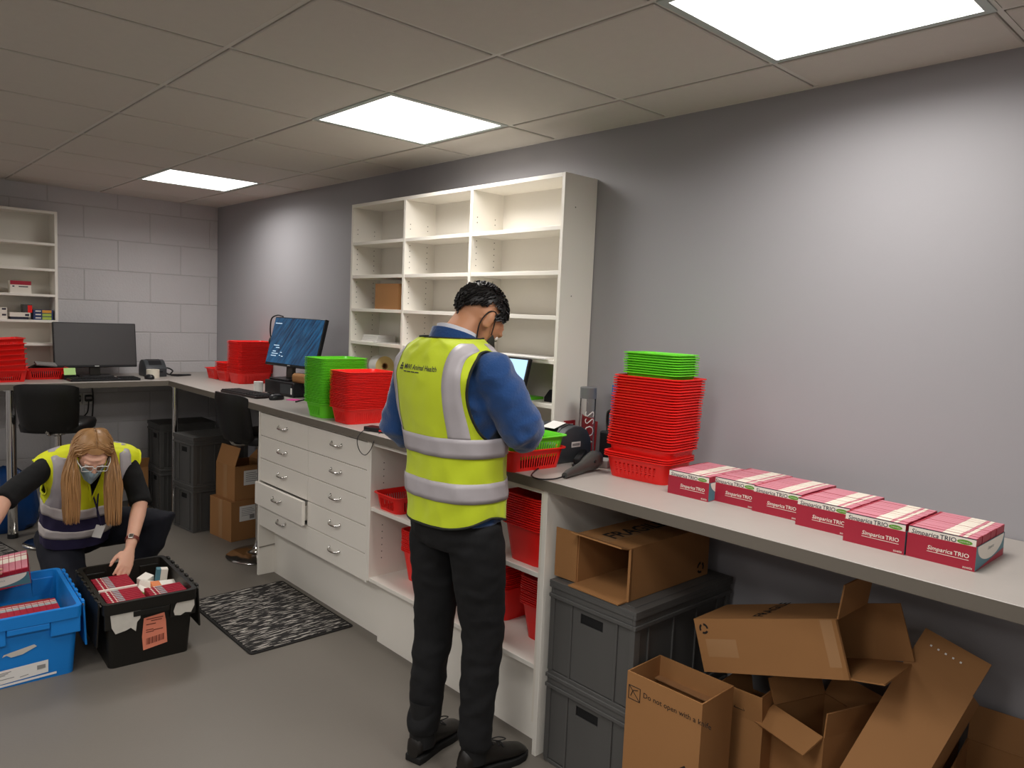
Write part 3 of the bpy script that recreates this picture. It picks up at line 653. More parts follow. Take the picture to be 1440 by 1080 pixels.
# bottle
M_glass = pm('clear_glass', '#ffffff', .03, trans=1.0, ior=1.3); M_cap = pm('grey_cap', '#77787a', .4, .3)
bt = thing('water_bottle', 'clear cylindrical water bottle with grey cap and white lettering', 'bottle', (-.125, -4.305, ZC), math.radians(0))
MB().lathe([(.001, .004), (.030, .004), (.0305, .24), (.0335, .245), (.0335, .0), (.001, 0)][::-1], 32).build('body', M_glass, bt, smooth=40)
MB().lathe([(.0345, .243), (.0345, .288), (.032, .29), (.001, .29)], 32).build('cap', M_cap, bt, smooth=40)
g = MB(); vs, fs = text_vf('VOSS', .062, bold=-.012, spacing=1.05); a0 = math.radians(-118)
g.add([(.0342*math.cos(a0-y2/.034+.6), .0342*math.sin(a0-y2/.034+.6), .12+x2) for x2, y2 in vs], fs); g.build('lettering', M_paper, bt)
# card and folder behind
tag(MB().box(-.002, .002, -.05, .05, 0, .14).build('red_card', pm('red_card', '#a3262c', .5), None, (-.06, -4.25, ZC), (0, .06, .0)), 'red card standing behind the water bottle', 'card')
t = thing('leaflet', 'small red and white leaflet against the shelving end panel', 'leaflet', (-.115, -4.196, ZC)); MB().box(-.035, .035, -.002, 0, 0, .135).build('sheet', MATS['red_card'], t); MB().box(-.018, .022, -.0026, -.002, .085, .12).build('white_panel', M_paper, t)
pf = on(862, 538, 'x', -.03)
tag(MB().box(-.006, .006, -.1, .1, 0, .30).build('blue_folder', pm('blue_card', '#1d6fb5', .5), None, (-.03, pf.y-.095, ZC), (0, .03, 0)), 'blue folder standing against the wall behind the tall basket stack', 'folder')
# scanner cradle, stand and cable loop
t = thing('scanner_stand', 'black stand and cable loop left of the tall basket stack', 'stand', (-.17, -4.46, ZC))
MB().prism(rrect(.1, .09, .02), 0, .012).build('base', M_blackpl, t, bevel=.002); MB().box(-.02, .03, -.03, .03, .012, .13).build('upright', M_blackpl, t, bevel=.008)
MB().tube(spline([(0, 0, .12), (.005, -.012, .17), (.005, -.01, .205), (.005, .01, .205), (.005, .012, .16), (0, 0, .12)], 6), .006, 6).build('cable_loop', M_blackpl, t, smooth=60)
t = thing('stapler', 'black desk tool lying beside the label printer', 'stapler', (-.28, -4.415, ZC), .55); MB().box(-.08, .08, -.016, .016, 0, .012).build('base', M_blackpl, t, bevel=.004); MB().box(-.07, .08, -.014, .014, .016, .04, 0, Matrix.Rotation(-.08, 4, 'Y')).build('arm', M_blackm, t, bevel=.006)
MB().box(.055, .07, -.01, .01, .005, .03).build('hinge', M_steel, t)
tag(MB().box(-.035, .035, -.025, .025, 0, .03).build('eraser_block', pm('grey_block', '#a5a39f', .6), None, (-.235, -4.50, ZC), (0, 0, .4), bevel=.003), 'small pale grey block behind the barcode scanner', 'block')
M_scan = pm('scanner_grey', '#3d3c39', .4)
sc = thing('barcode_scanner', 'dark grey handheld barcode scanner lying on the worktop', 'scanner', (-.40, -4.545, ZC), math.radians(12))
rings = []
for x, z2, ry, rz2 in ((-.14, .012, .012, .010), (-.12, .016, .015, .014), (-.07, .02, .016, .017), (-.02, .027, .019, .021), (.02, .036, .026, .03), (.06, .04, .033, .036), (.085, .04, .032, .034), (.095, .04, .026, .028)):
    rings.append([(x+(.25*(rz2*math.sin(a))), ry*math.cos(a), max(0, z2+rz2*math.sin(a))) for a in [2*PI*j/18 for j in range(18)]])
MB().loft(rings).build('body', M_scan, sc, smooth=50)
MB().lathe([(.022, 0), (.02, .004)], 16, 0, Matrix.Translation((.098, 0, .042)) @ Matrix.Rotation(PI/2, 4, 'Y')).build('scan_window', M_blackpl, sc)
MB().lathe([(.006, 0), (.006, .003)], 12, 0, Matrix.Translation((.03, -.027, .045)) @ Matrix.Rotation(PI/2, 4, 'X')).build('trigger', M_blackm, sc)
MB().tube(spline([(-.14, 0, .01), (-.19, .01, .006), (-.225, .05, .004), (-.2, .1, .004), (-.12, .14, .004), (.0, .18, .004), (.06, .21, .004)], 8), .0028, 6).build('cord', M_blackpl, sc, smooth=60)
# hub and hanging lead beside the man
t = thing('card_reader', 'black card reader with a hanging lead, left of the man', 'device', (-.545, -3.37, ZC), .3)
MB().box(-.03, .03, -.065, .065, .0, .022).build('body', M_blackpl, t, bevel=.003); MB().box(-.032, -.0295, -.05, -.03, .008, .014).build('red_light', M_red, t)
MB().tube(spline([(-.03, -.04, .008), (-.08, -.05, -.02), (-.092, -.035, -.07), (-.09, .0, -.1), (-.09, .035, -.08), (-.088, .05, -.03), (-.06, .04, .006), (-.03, .03, .008)], 7), .002, 6).build('lead', M_blackpl, t, smooth=60)
t = thing('pen_stand', 'thin dark stand with white tip beside the red basket stack', 'stand', (-.46, -3.33, ZC)); MB().lathe([(.03, 0), (.03, .006), (.004, .007), (.004, .1)], 14).build('stem', M_blackpl, t, smooth=40); MB().box(-.02, .02, -.003, .003, .1, .108).build('tip', M_paper, t)
# third screen behind the man
pt = on(737, 503, 'x', -.27)
t = thing('monitor', 'pale blue lit monitor partly hidden behind the man', 'monitor', (-.27, pt.y+.22, ZC), .0)
zc3 = pt.z-ZC-.14; R = Matrix.Translation((0, 0, zc3)) @ Matrix.Rotation(math.radians(14), 4, 'Y')
MB().box(0, .02, -.22, .22, -.14, .14, 0, R).build('housing', M_blackpl, t, bevel=.003); MB().box(-.001, 0, -.212, .212, -.13, .132, 0, R).build('screen', M_scr2, t)
MB().box(.02, .045, -.02, .02, .01, zc3).build('stand_column', M_blackpl, t); MB().prism(rrect(.14, .2, .02), 0, .01).build('stand_base', M_blackpl, t)
# shelf oddments
t = thing('label_roll', 'large roll of pale labels on the lowest shelf of the left bay', 'roll', (-.115, -2.715, SH[4]+.056), 0, rot=(PI/2, 0, -.15))
MB().lathe([(.018, -.05), (.056, -.05), (.056, .05), (.018, .05), (.018, -.05)], 36, cap=False).build('paper', pm('label_roll_side', '#d9bd7c', .7), t, smooth=40)
MB().lathe([(.0565, -.049), (.0565, .049)], 36, cap=False).build('outer_layer', M_paper, t, smooth=40)
MB().lathe([(.0185, -.052), (.0185, .052), (.014, .052), (.014, -.052), (.0185, -.052)], 20, cap=False).build('core', M_card, t, smooth=40)
t = thing('paper_stack', 'stack of grey papers on the fourth shelf of the left bay', 'paper', (-.10, -2.64, SH[3]), .0)
for k in range(4): MB().box(-.07+.003*k, .06, -.1, .06-.004*k, .01*k, .01*k+.009).build('bundle', M_paper, t)
tag(MB().box(-.06, .05, -.12, .08, 0, .003).build('envelope', pm('grey_paper', '#b9b4ae', .7), None, (-.13, -2.83, SH[3]), (0, 0, .1)), 'flat grey envelope beside the paper stack', 'envelope')
tag(MB().box(-.1, .09, -.2, .17, 0, .006).build('paper_sheets', M_paper, None, (-.118, -3.93, SH[3]), (0, -.0, .03)), 'loose white sheets on the fourth shelf of the right bay', 'paper')
t = thing('tape_dispenser', 'small black desk tool on the lowest shelf of the right bay', 'dispenser', (-.12, -4.11, SH[4])); MB().prism([(-.05, 0), (.05, 0), (.05, .02), (.02, .055), (-.01, .06), (-.03, .02)], -.02, .02, 'x').build('body', M_blackpl, t, bevel=.003)
MB().lathe([(.018, -.008), (.018, .008)], 16, 0, Matrix.Translation((-.0, .01, .03)) @ Matrix.Rotation(PI/2, 4, 'Y')).build('tape_wheel', M_greyprint, t)
tag(MB().box(-.05, .05, -.05, .05, 0, .012).build('green_pad', M_green, None, (-.13, -3.95, SH[4]), (0, 0, .1), bevel=.002), 'small green pad on the lowest shelf of the right bay', 'pad')
# medicine boxes on the far shelf
M_mblue = pm('box_navy', '#2a3a66', .5); M_mlime = pm('box_lime', '#a9bf52', .5); M_morg = pm('box_orange', '#dd9a3a', .5); M_mteal2 = pm('box_slate', '#5d7480', .5)
def medbox(label, x0, x1, z0, h, body, bands=(), d=.09, grp=None):
    t = thing('medicine_box', label, 'box', ((x0+x1)/2, -.2+.01+d/2, z0), 0, grp); w = x1-x0
    MB().box(-w/2, w/2, -d/2, d/2, 0, h).build('carton', body, t)
    for a, b2, c, e, m in bands: MB().box(-w/2+a*w, -w/2+b2*w, -d/2-.0006, -d/2, c*h, e*h).build('print', m, t)
zA, zB = 1.612, 1.430
medbox('white medicine box with red top on the upper shelf', -1.50, -1.376, zA, .085, M_mwhite, [(0, 1, .68, 1, M_mred), (.4, .85, .5, .58, M_navy), (.1, .2, .5, .6, M_navy)])
medbox('white and slate medicine box at the picture edge, upper shelf', -1.66, -1.565, zA, .10, M_mwhite, [(0, 1, .3, .62, M_mteal2), (.6, .9, .1, .2, M_navy)])
for i in range(2): medbox('%s white medicine box of the pair on the lower shelf' % ('lower', 'upper')[i], -1.64, -1.52, zB+.04*i, .039, M_mwhite, [(.75, .95, .6, .9, M_navy)], grp='white medicine boxes')
medbox('flat pale medicine box beside the white pair', -1.505, -1.385, zB+.018, .03, M_mwhite, [(.75, .95, .2, .7, M_navy)]); medbox('flat dark medicine box under the pale one', -1.5, -1.395, zB, .0175, M_navy)
medbox('dark upright medicine box with red panel', -1.425, -1.372, zB+.0485, .057, pm('box_charcoal', '#45403f', .5), [(.5, 1, 0, .9, M_red)])
for i, (lb, m) in enumerate((('lowest lime', M_mlime), ('middle lime', M_mlime), ('topmost orange', M_morg))):
    medbox('%s and navy medicine box in the small pile' % lb, -1.365, -1.245, zB+.024*i, .0235, M_mblue, [(.45, .92, .1, .9, m), (.1, .38, .4, .75, M_mwhite)], grp='navy medicine boxes')
# oddments in the basket beside the far monitor
g = MB(); r2 = random.Random(3); rings = []
for z2, k in ((0, .7), (.03, 1), (.06, .9), (.085, .5), (.095, .1)): rings.append([(.1*k*math.cos(a)*(1+.2*r2.uniform(-1, 1)), .06*k*math.sin(a)*(1+.2*r2.uniform(-1, 1)), z2+.01*r2.uniform(-1, 1)*(z2 > 0)) for a in [2*PI*j/14 for j in range(14)]])
g.loft(rings); tag(g.build('crumpled_bag', M_blackm, None, (-1.335, -.31, ZC+.01), smooth=30), 'dark crumpled bag inside the red basket by the far monitor', 'bag')
tag(MB().box(-.07, .06, -.03, .03, 0, .012).build('grey_gadget', M_greyprint, None, (-1.32, -.345, ZC+.097), (.3, .1, .1), bevel=.003), 'pale grey gadget on top of the dark bag', 'gadget')
# sockets and plugs on the far wall
for i, x in enumerate((-1.061, -.984)):
    t = thing('wall_socket', 'white wall socket with black plug under the far desk, %s' % ('left' if i == 0 else 'right'), 'socket', (x, -.003, .835), 0, 'sockets under the far desk')
    MB().box(-.036, .036, -.012, 0, -.043, .043).build('faceplate', M_paper, t, bevel=.003); MB().box(-.024, .024, -.04, -.012, -.02, .03).build('plug', M_blackpl, t, bevel=.006); MB().box(-.02, .02, -.0405, -.04, .0, .018).build('plug_label', M_greyprint, t)
    MB().tube(spline([(0, -.03, -.02), (.0, -.035, -.1), (.03, -.03, -.17), (.07, -.03, -.2), (.1, -.02, -.16), (.11, -.02, 0), (.1, -.02, .13)] if i == 0 else [(0, -.03, -.02), (-.01, -.035, -.1), (-.05, -.03, -.16), (.02, -.02, -.22), (.05, -.02, -.3)], 7), .005, 6).build('lead', M_blackpl, t, smooth=60)
# ------------------------------------------------------------------ bar stools
def stool(label, loc, rz, back_w=.36):
    """faces local +x, backrest at -x"""
    t = thing('bar_stool', label, 'stool', loc, rz)
    MB().lathe([(.001, 0), (.2, 0), (.205, .006), (.19, .014), (.1, .028), (.045, .045), (.034, .07), (.03, .1)], 40).build('base', M_chrome, t, smooth=50)
    MB().lathe([(.028, .08), (.028, .45), (.02, .45), (.02, .70), (.05, .715), (.05, .735)], 20).build('column', M_chrome, t, smooth=40)
    rings = [[(x+.02, y, z) for x, y in rrect(w, w2, .08, 6)] for z, w, w2 in ((.735, .30, .30), (.745, .36, .37), (.785, .375, .385), (.805, .36, .37), (.812, .30, .31))]
    MB().loft(rings).build('seat', M_leath, t, smooth=60)
    g = MB(); rings = []
    for u, dz, th in ((0, .0, .5), (.05, -.0, .9), (.5, 0, 1), (.95, 0, .9), (1, 0, .5)): pass
    nY = 12; rows = [(0, .05), (.04, .03), (.12, .0), (.2, -.02), (.27, -.035), (.3, -.04)]
    outer = []; inner = []
    for k in range(nY+1):
        v = -1+2*k/nY; y = back_w/2*v; bend = .05*v*v
        for row, (hz, dx) in enumerate(rows): pass
    def surf(v, h):   # v -1..1, h 0..1
        y = back_w/2*v*(1-.1*(1-h)**2); topdrop = .02*abs(v)**6+.0; botrise = .03*abs(v)**6*(1-h)
        return Vector((-.205-.05*h+.05*v*v, y, .76+.3*h-topdrop*h+botrise))
    rings = []
    for k in range(17):
        v = -1+2*k/16; ring = []
        hh = [j/8 for j in range(9)]
        th = .022*max(.15, (1-abs(v)**8))
        for h in hh: ring.append(surf(v, h)+Vector((-th*max(.3, 1-abs(2*h-1)**6), 0, 0)))
        for h in hh[::-1]: ring.append(surf(v, h)+Vector((th*max(.3, 1-abs(2*h-1)**6), 0, 0)))
        rings.append(ring)
    g.loft(rings); g.build('backrest', M_leath, t, smooth=60)
    MB().tube(spline([(-.05, 0, .738), (-.15, 0, .735), (-.2, 0, .76), (-.215, 0, .85)], 5), .012, 8).build('back_bracket', M_chrome, t, smooth=50)
    MB().tube(spline([(.02, -.02, .3), (.12, -.11, .3), (.19, 0, .3), (.12, .11, .3), (.02, .02, .3)], 6), .009, 8).build('footrest', M_chrome, t, smooth=50)
    return t
stool('black bar stool with chrome base beside the drawer cabinet', (-.435, -1.85, 0), .12, .38)
stool('black bar stool with chrome base at the far desk', (-1.36, -.87, 0), math.radians(62), .36)
# ------------------------------------------------------------------ floor mats
def mat_material():
    m = bpy.data.materials.new('streaked_mat'); m.use_nodes = True; nt = m.node_tree; b = nt.nodes['Principled BSDF']; N = nt.nodes.new; Lk = nt.links.new
    tc = N('ShaderNodeTexCoord'); mp = N('ShaderNodeMapping'); mp.inputs['Scale'].default_value = (13, 115, 1); Lk(tc.outputs['Object'], mp.inputs[0])
    n = N('ShaderNodeTexNoise'); n.inputs['Scale'].default_value = 1.0; n.inputs['Detail'].default_value = 3; n.inputs['Distortion'].default_value = .4; Lk(mp.outputs[0], n.inputs['Vector'])
    cr = N('ShaderNodeValToRGB'); cr.color_ramp.elements[0].position = .545; cr.color_ramp.elements[1].position = .60; cr.color_ramp.elements[0].color = lin('#181514'); cr.color_ramp.elements[1].color = lin('#b5afa6')
    Lk(n.outputs['Fac'], cr.inputs[0]); Lk(cr.outputs[0], b.inputs['Base Color']); b.inputs['Roughness'].default_value = .9; return m
M_mat = mat_material(); M_matedge = pm('mat_edge', '#14110f', .8)
def floor_mat(label, c, w, l, rz):
    t = thing('floor_mat', label, 'mat', (c[0], c[1], 0), rz); MB().prism(rrect(w, l, .02), 0, .006).build('rubber_backing', M_matedge, t, bevel=.002, seg=1); MB().prism(rrect(w-.03, l-.03, .015), .006, .009).build('pile', M_mat, t)
floor_mat('black door mat with white streaks in front of the drawers', (-.80, -2.775, 0), .54, .80, math.radians(0))
floor_mat('black streaked mat by the desk leg at the picture edge', (-1.905, -.92, 0), .58, .52, math.radians(10))
# blue bag under the far desk
M_blue = pm('tote_blue', '#147dd0', .42, var=.03); M_bag = pm('blue_bag_plastic', '#123a6e', .3, bump=.5, bscale=14)
g = MB(); rings = []
for z2, k in ((0, .9), (.05, 1.05), (.15, 1.02), (.27, .95), (.36, .8), (.41, .5), (.43, .1)): rings.append([(.21*k*math.cos(a)*(1+.12*r2.uniform(-1, 1)), .17*k*math.sin(a)*(1+.12*r2.uniform(-1, 1)), z2+.012*r2.uniform(-1, 1)*(z2 > 0)) for a in [2*PI*j/20 for j in range(20)]])
g.loft(rings); tag(g.build('blue_bag', M_bag, None, (-1.6, -.33, 0), smooth=40), 'crumpled dark blue plastic bag under the far desk', 'bag')
# ------------------------------------------------------------------ lidded totes
M_tblack = pm('tote_black', '#15130f', .45, var=.1); M_orange = pm('orange_label', '#ef8f73', .6); M_torn = pm('torn_label', '#c9c4ba', .7, var=.1, vscale=40)
def tote(label, mat, loc, rz):
    t = thing('tote_box', label, 'tote', loc, rz)   # short end faces local -y
    Hh = .30; g = MB()
    def rr(w, l, z): return [(x, y, z) for x, y in rrect(w, l, .025, 4)]
    g.loft([rr(.33, .50, 0), rr(.365, .545, Hh-.004), rr(.353, .533, Hh-.004), rr(.318, .488, .006)], cap=False); n = 20
    g.add(rr(.33, .50, 0), [tuple(range(n))]); g.add(rr(.318, .488, .006), [tuple(range(n))]); g.build('body', mat, t, smooth=40)
    g = MB(); g.loft([rr(.372, .552, Hh-.05), rr(.385, .568, Hh-.048), rr(.388, .572, Hh), rr(.353, .533, Hh), rr(.353, .533, Hh-.01)], cap=False); g.build('rim', mat, t, smooth=35)
    for sx in (-1, 1):
        for sy in (-1, 1): MB().box(sx*.187-(.11 if sx > 0 else 0), sx*.187+(.11 if sx < 0 else 0), sy*.278-(.02 if sy > 0 else 0), sy*.278+(.02 if sy < 0 else 0), Hh-.115, Hh-.03).build('corner_skirt', mat, t, bevel=.004)
        g = MB(); g.box(-.004, .004, -.255, .255, -.19, .0, 0, Matrix.Translation((sx*.202, 0, Hh)) @ Matrix.Rotation(-sx*.05, 4, 'Y'))
        for k in range(7): g.box(-.006, .006, -.25+.075*k, -.22+.075*k, -.02, .008, 0, Matrix.Translation((sx*.202, 0, Hh)))
        g.build('lid_flap', mat, t, bevel=.002, seg=1)
        MB().tube([(sx*.199, -.27, Hh-.004), (sx*.199, .27, Hh-.004)], .003, 6).build('hinge_rod', M_steel, t)
    MB().box(-.075, .075, -.283, -.27, Hh-.075, Hh-.05).build('handle_ledge', mat, t, bevel=.003)
    return t
BLK = (-1.42, -2.70, 0); BRZ = math.radians(-3); BLU = (-1.868, -2.615, 0); BLRZ = math.radians(-3)
t = tote('black lidded tote of medicine cartons with an orange label', M_tblack, BLK, BRZ)
yf = lambda z2: -(.25+.0225*z2/.3)-.0015
def patch(name, pts, mat, off=0.0):
    g = MB(); g.add([(x, yf(z2)-off, z2) for x, z2 in pts], [tuple(range(len(pts)))]); return g.build(name, mat, t, fixn=False)
patch('orange_label', [(-.03, .055), (.07, .07), (.062, .175), (.055, .215), (-.03, .205), (-.036, .12)], M_orange, .001)
g = MB()
for k in range(16): 
    w2 = .0015+.002*((k*7) % 3)/2; x = -.018+.0048*k; g.add([(x, yf(.09)-.0016, .078+.0006*k), (x+w2, yf(.09)-.0016, .078+.0006*k), (x+w2, yf(.11)-.0016, .108+.0006*k), (x, yf(.11)-.0016, .108+.0006*k)], [(0, 1, 2, 3)])
for k, (a, b2, c) in enumerate([(-.02, .05, .195), (.0, .045, .185), (-.02, .02, .17), (-.02, .01, .145), (.01, .05, .14), (-.02, .012, .135)]): g.add([(a, yf(c)-.0016, c), (b2, yf(c)-.0016, c), (b2, yf(c)-.0016, c+.004), (a, yf(c)-.0016, c+.004)], [(0, 1, 2, 3)])
g.build('label_print', pm('brown_ink', '#7a3a2c', .8), t, kind='stuff')
g = MB(); g.add([(x, -.2805, z2) for x, z2 in [(-.165, .25), (-.1, .256), (-.045, .254), (-.047, .215), (-.06, .2), (-.065, .16), (-.085, .18), (-.105, .172), (-.145, .165), (-.16, .195)]], [tuple(range(10))]); g.build('torn_label', M_torn, t, fixn=False)
g = MB(); g.add([(x, -.2805, z2) for x, z2 in [(.09, .215), (.1, .245), (.115, .262), (.178, .268), (.18, .225), (.165, .195), (.14, .2), (.12, .19), (.095, .195)]], [tuple(range(9))]); g.build('torn_label', M_torn, t, fixn=False)
tb = tote('blue lidded tote of medicine cartons with white labels', M_blue, BLU, BLRZ); t = tb
patch('address_label', [(-.16, .015), (.07, .03), (.07, .085), (-.16, .075)], M_paper, .001); patch('label_strip', [(-.16, .004), (.1, .014), (.1, .024), (-.16, .014)], M_paper, .0012)
g = MB()
for k, (a, b2, c) in enumerate([(-.14, -.06, .062), (-.14, -.07, .056), (-.14, -.08, .05), (-.14, -.05, .035), (-.14, -.1, .026), (-.03, .0, .033)]): g.add([(a, yf(c)-.0016, c), (b2, yf(c)-.0016, c+.004), (b2, yf(c)-.0016, c+.007), (a, yf(c)-.0016, c+.003)], [(0, 1, 2, 3)])
g.add([(.03, yf(.06)-.0016, .05), (.06, yf(.06)-.0016, .052), (.06, yf(.06)-.0016, .08), (.03, yf(.06)-.0016, .078)], [(0, 1, 2, 3)])
g.build('label_print', M_greyprint, t, kind='stuff'); patch('torn_label', [(-.09, .135), (-.085, .145), (.02, .165), (.03, .155), (-.02, .132), (-.06, .128), (-.075, .14), (-.09, .11), (-.1, .165)][:7], M_torn, .001)
# contents: rows of cartons, assorted boxes
def carton_row(tl, base, rz, n, z0, label, group, along=(1, 0), tilt=0):
    """n cartons stacked along the local y of the row; top edges upwards"""
    for k in range(n):
        m = Matrix.Translation(Vector(tl)) @ Matrix.Rotation(rz, 4, 'Z') @ Matrix.Translation((base[0], base[1]+k*.0229, z0)) @ Matrix.Rotation(tilt, 4, 'X') @ Matrix.Rotation(PI/2, 4, 'Z')
        o = mob('medicine_carton', me_c2); o.matrix_world = m; tag(o, label, 'carton', group)
carton_row(BLK, (-.085, -.235), BRZ, 8, .203, 'red and grey medicine carton in the front left bundle of the black tote', 'front left bundle in the black tote', tilt=-.12)
carton_row(BLK, (-.085, -.035), BRZ, 8, .203, 'red and grey medicine carton in the back left bundle of the black tote', 'back left bundle in the black tote', tilt=-.12)
carton_row(BLK, (.088, -.235), BRZ, 6, .203, 'red and grey medicine carton in the right bundle of the black tote', 'right bundle in the black tote', tilt=-.12)
mm = Matrix.Translation(Vector(BLK)) @ Matrix.Rotation(BRZ, 4, 'Z')
sup = MB().box(-.15, .155, -.235, .22, .007, .193).build('packing_layer', M_card, None); sup.matrix_world = mm; tag(sup, 'cardboard packing layer beneath the cartons in the black tote', 'packing')
o = MB().box(-.08, .08, -.006, .006, 0, .083).build('carton_divider', M_mwhite, None); o.matrix_world = mm @ Matrix.Translation((-.085, -.047, .203)); tag(o, 'white carton end between the two left bundles', 'carton')
wb = [((.03, -.05, .19), (.05, .10, .07), (.2, -.3, .5), 'white box with green corner lying in the black tote', M_oval), ((.05, .05, .20), (.06, .11, .06), (-.3, .25, -.5), 'plain white box at the middle of the black tote', None),
      ((.115, -.005, .205), (.11, .07, .05), (.3, .1, .1), 'white box with orange side in the black tote', pm('orange_print', '#d97a3c', .5)), ((.13, .09, .215), (.05, .03, .085), (.1, .1, -.1), 'upright white box with teal mark at the back of the black tote', M_teal),
      ((.07, .12, .215), (.06, .05, .05), (.2, -.2, .6), 'small white box at the back of the black tote', None), ((.02, -.14, .19), (.04, .09, .06), (-.1, .5, .2), 'white box with violet print beside the right bundle', pm('violet_print', '#5a4a6e', .6))]
for c, d, r, lb, m in wb:
    t2 = thing('white_carton', lb, 'carton'); t2.matrix_world = mm @ Matrix.Translation(c) @ Euler(r).to_matrix().to_4x4()
    MB().cbox((0, 0, d[2]/2), d).build('carton', M_mwhite, t2, bevel=.001, seg=1)
    if m: MB().cbox((-d[0]*.32, 0, d[2]/2), (d[0]*.37, d[1]*1.01, d[2]*1.01)).build('coloured_end', m, t2)
mb2 = Matrix.Translation(Vector(BLU)) @ Matrix.Rotation(BLRZ, 4, 'Z')
sup = MB().box(-.15, .145, -.235, .225, .007, .178).build('packing_layer', M_card, None); sup.matrix_world = mb2; tag(sup, 'cardboard packing layer beneath the cartons in the blue tote', 'packing')
for k in range(12):
    o = mob('medicine_carton', me_c2); o.matrix_world = mb2 @ Matrix.Translation((-.14+k*.0232, -.12, .19)); tag(o, 'red medicine carton in the bundle inside the blue tote', 'carton', 'bundle in the blue tote')
o = MB().box(-.16, .145, -.2, -.04, .0, .01).box(-.16, .145, -.2, -.198, .01, .045).build('bundle_tray', M_mwhite, None); o.matrix_world = mb2 @ Matrix.Translation((0, 0, .179)); tag(o, 'white tray under the carton bundle in the blue tote', 'tray')
# ------------------------------------------------------------------ people
M_skin_m = pm('skin_tan', '#b98462', .55, sss=.1, var=.05, vscale=14); M_skin_w = pm('skin_fair', '#d9a78e', .55, sss=.1, var=.06, vscale=14)
M_vest = pm('hi_vis_yellow', '#c4d520', .7, var=.05, vscale=7, bump=.15, bscale=25, sheen=.2); M_vest2 = pm('hi_vis_yellow_b', '#e3e81e', .7, var=.05, vscale=7, bump=.15, bscale=25)
M_navyv = pm('vest_navy', '#2a2344', .8, bump=.1, bscale=40); M_refl = pm('reflective_tape', '#b3adb0', .45, var=.06, vscale=30); M_reflw = pm('reflective_tape_pale', '#cfc6c2', .5, var=.06, vscale=30)
M_piping = pm('dark_piping', '#23261f', .8); M_fleece = pm('blue_fleece', '#0e3d73', .9, var=.12, vscale=9, bump=.2, bscale=120, sheen=.4)
M_trs = pm('black_trousers', '#09090b', .85, bump=.1, bscale=60); M_navytr = pm('navy_trousers', '#12141f', .85, bump=.1, bscale=60); M_blacktop = pm('black_jersey', '#0b0b0c', .9)
M_shoe = pm('dark_shoe_leather', '#17130f', .45, var=.1); M_sole = pm('shoe_sole', '#0e0d0c', .7); M_hairm = pm('black_hair', '#0c0908', .42, spec=.4); M_hairw = pm('strawberry_blonde_hair', '#a37a4e', .45, var=.3, vscale=45, stretch=(1, 1, .12))
M_maskd = pm('dark_face_mask', '#3c3d3b', .8); M_maskb = pm('blue_face_mask', '#a9c6cf', .8); M_shirt = pm('white_shirt', '#d8d8de', .8); M_eye = pm('eye_white', '#e8e4de', .3); M_iris = pm('iris_brown', '#3a2618', .3)
M_beard = pm('beard_stubble', '#3a2c25', .8)
def ell(mb, c, r, n=20, m=12, mat=None):
    c = Vector(c); rings = []
    for i in range(m+1):
        a = PI*i/m; s = max(.02, math.sin(a)); rings.append([c+Vector((r[0]*s*math.cos(2*PI*j/n), r[1]*s*math.sin(2*PI*j/n), -r[2]*math.cos(a))) for j in range(n)])
    mb.loft(rings, 0, True, True, mat)
def ringloft(mb, rings, n=24, p=2.0):
    """rings: (centre, lateral axis vec, front axis vec, a, b)"""
    out = []
    for c, lat, fr, a, b2 in rings:
        c = Vector(c); lat = Vector(lat).normalized(); fr = Vector(fr).normalized(); r = []
        for j in range(n):
            t = 2*PI*j/n; cs, sn = math.cos(t), math.sin(t); k = (abs(cs)**p+abs(sn)**p)**(-1/p)
            r.append(c+lat*(a*sn*k)+fr*(b2*cs*k))
        out.append(r)
    mb.loft(out)
def remesh(mb, vox, smooth=4, fold=0, ffreq=9, stretch=(1, 1, .5), seed=0):
    me = bpy.data.meshes.new('tmp'); me.from_pydata(mb.v, [], mb.f); bm = bmesh.new(); bm.from_mesh(me); bmesh.ops.recalc_face_normals(bm, faces=bm.faces); bm.to_mesh(me); bm.free()
    ob = bpy.data.objects.new('tmp', me); COL.objects.link(ob)
    r = ob.modifiers.new('r', 'REMESH'); r.mode = 'VOXEL'; r.voxel_size = vox
    s = ob.modifiers.new('s', 'SMOOTH'); s.factor = .5; s.iterations = smooth
    dg = bpy.context.evaluated_depsgraph_get(); dg.update(); out = bpy.data.meshes.new_from_object(ob.evaluated_get(dg))
    bpy.data.objects.remove(ob, do_unlink=True); bpy.data.meshes.remove(me)
    if fold:
        nv = [v.normal.copy() for v in out.vertices]
        for v, nn in zip(out.vertices, nv):
            q = Vector((v.co.x*stretch[0], v.co.y*stretch[1], v.co.z*stretch[2]))*ffreq+Vector((seed, 0, 0))
            v.co += nn*(fold*(1-2*abs(mnoise.noise(q)))*.6+fold*.4*mnoise.noise(q*2.3))
    for p in out.polygons: p.use_smooth = True
    return out
def mesh_part(name, me, mats, parent):
    mi = [p.material_index for p in me.polygons]; me.materials.clear()
    for m in (mats if isinstance(mats, (list, tuple)) else [mats]): me.materials.append(m)
    for p, k in zip(me.polygons, mi): p.material_index = k
    me.name = name; return mob(name, me, parent)
def frame(o, x, z):
    x = Vector(x).normalized(); z = Vector(z); z = (z-x*z.dot(x)).normalized(); y = z.cross(x)
    return Matrix(((x.x, y.x, z.x, o[0]), (x.y, y.y, z.y, o[1]), (x.z, y.z, z.z, o[2]), (0, 0, 0, 1)))
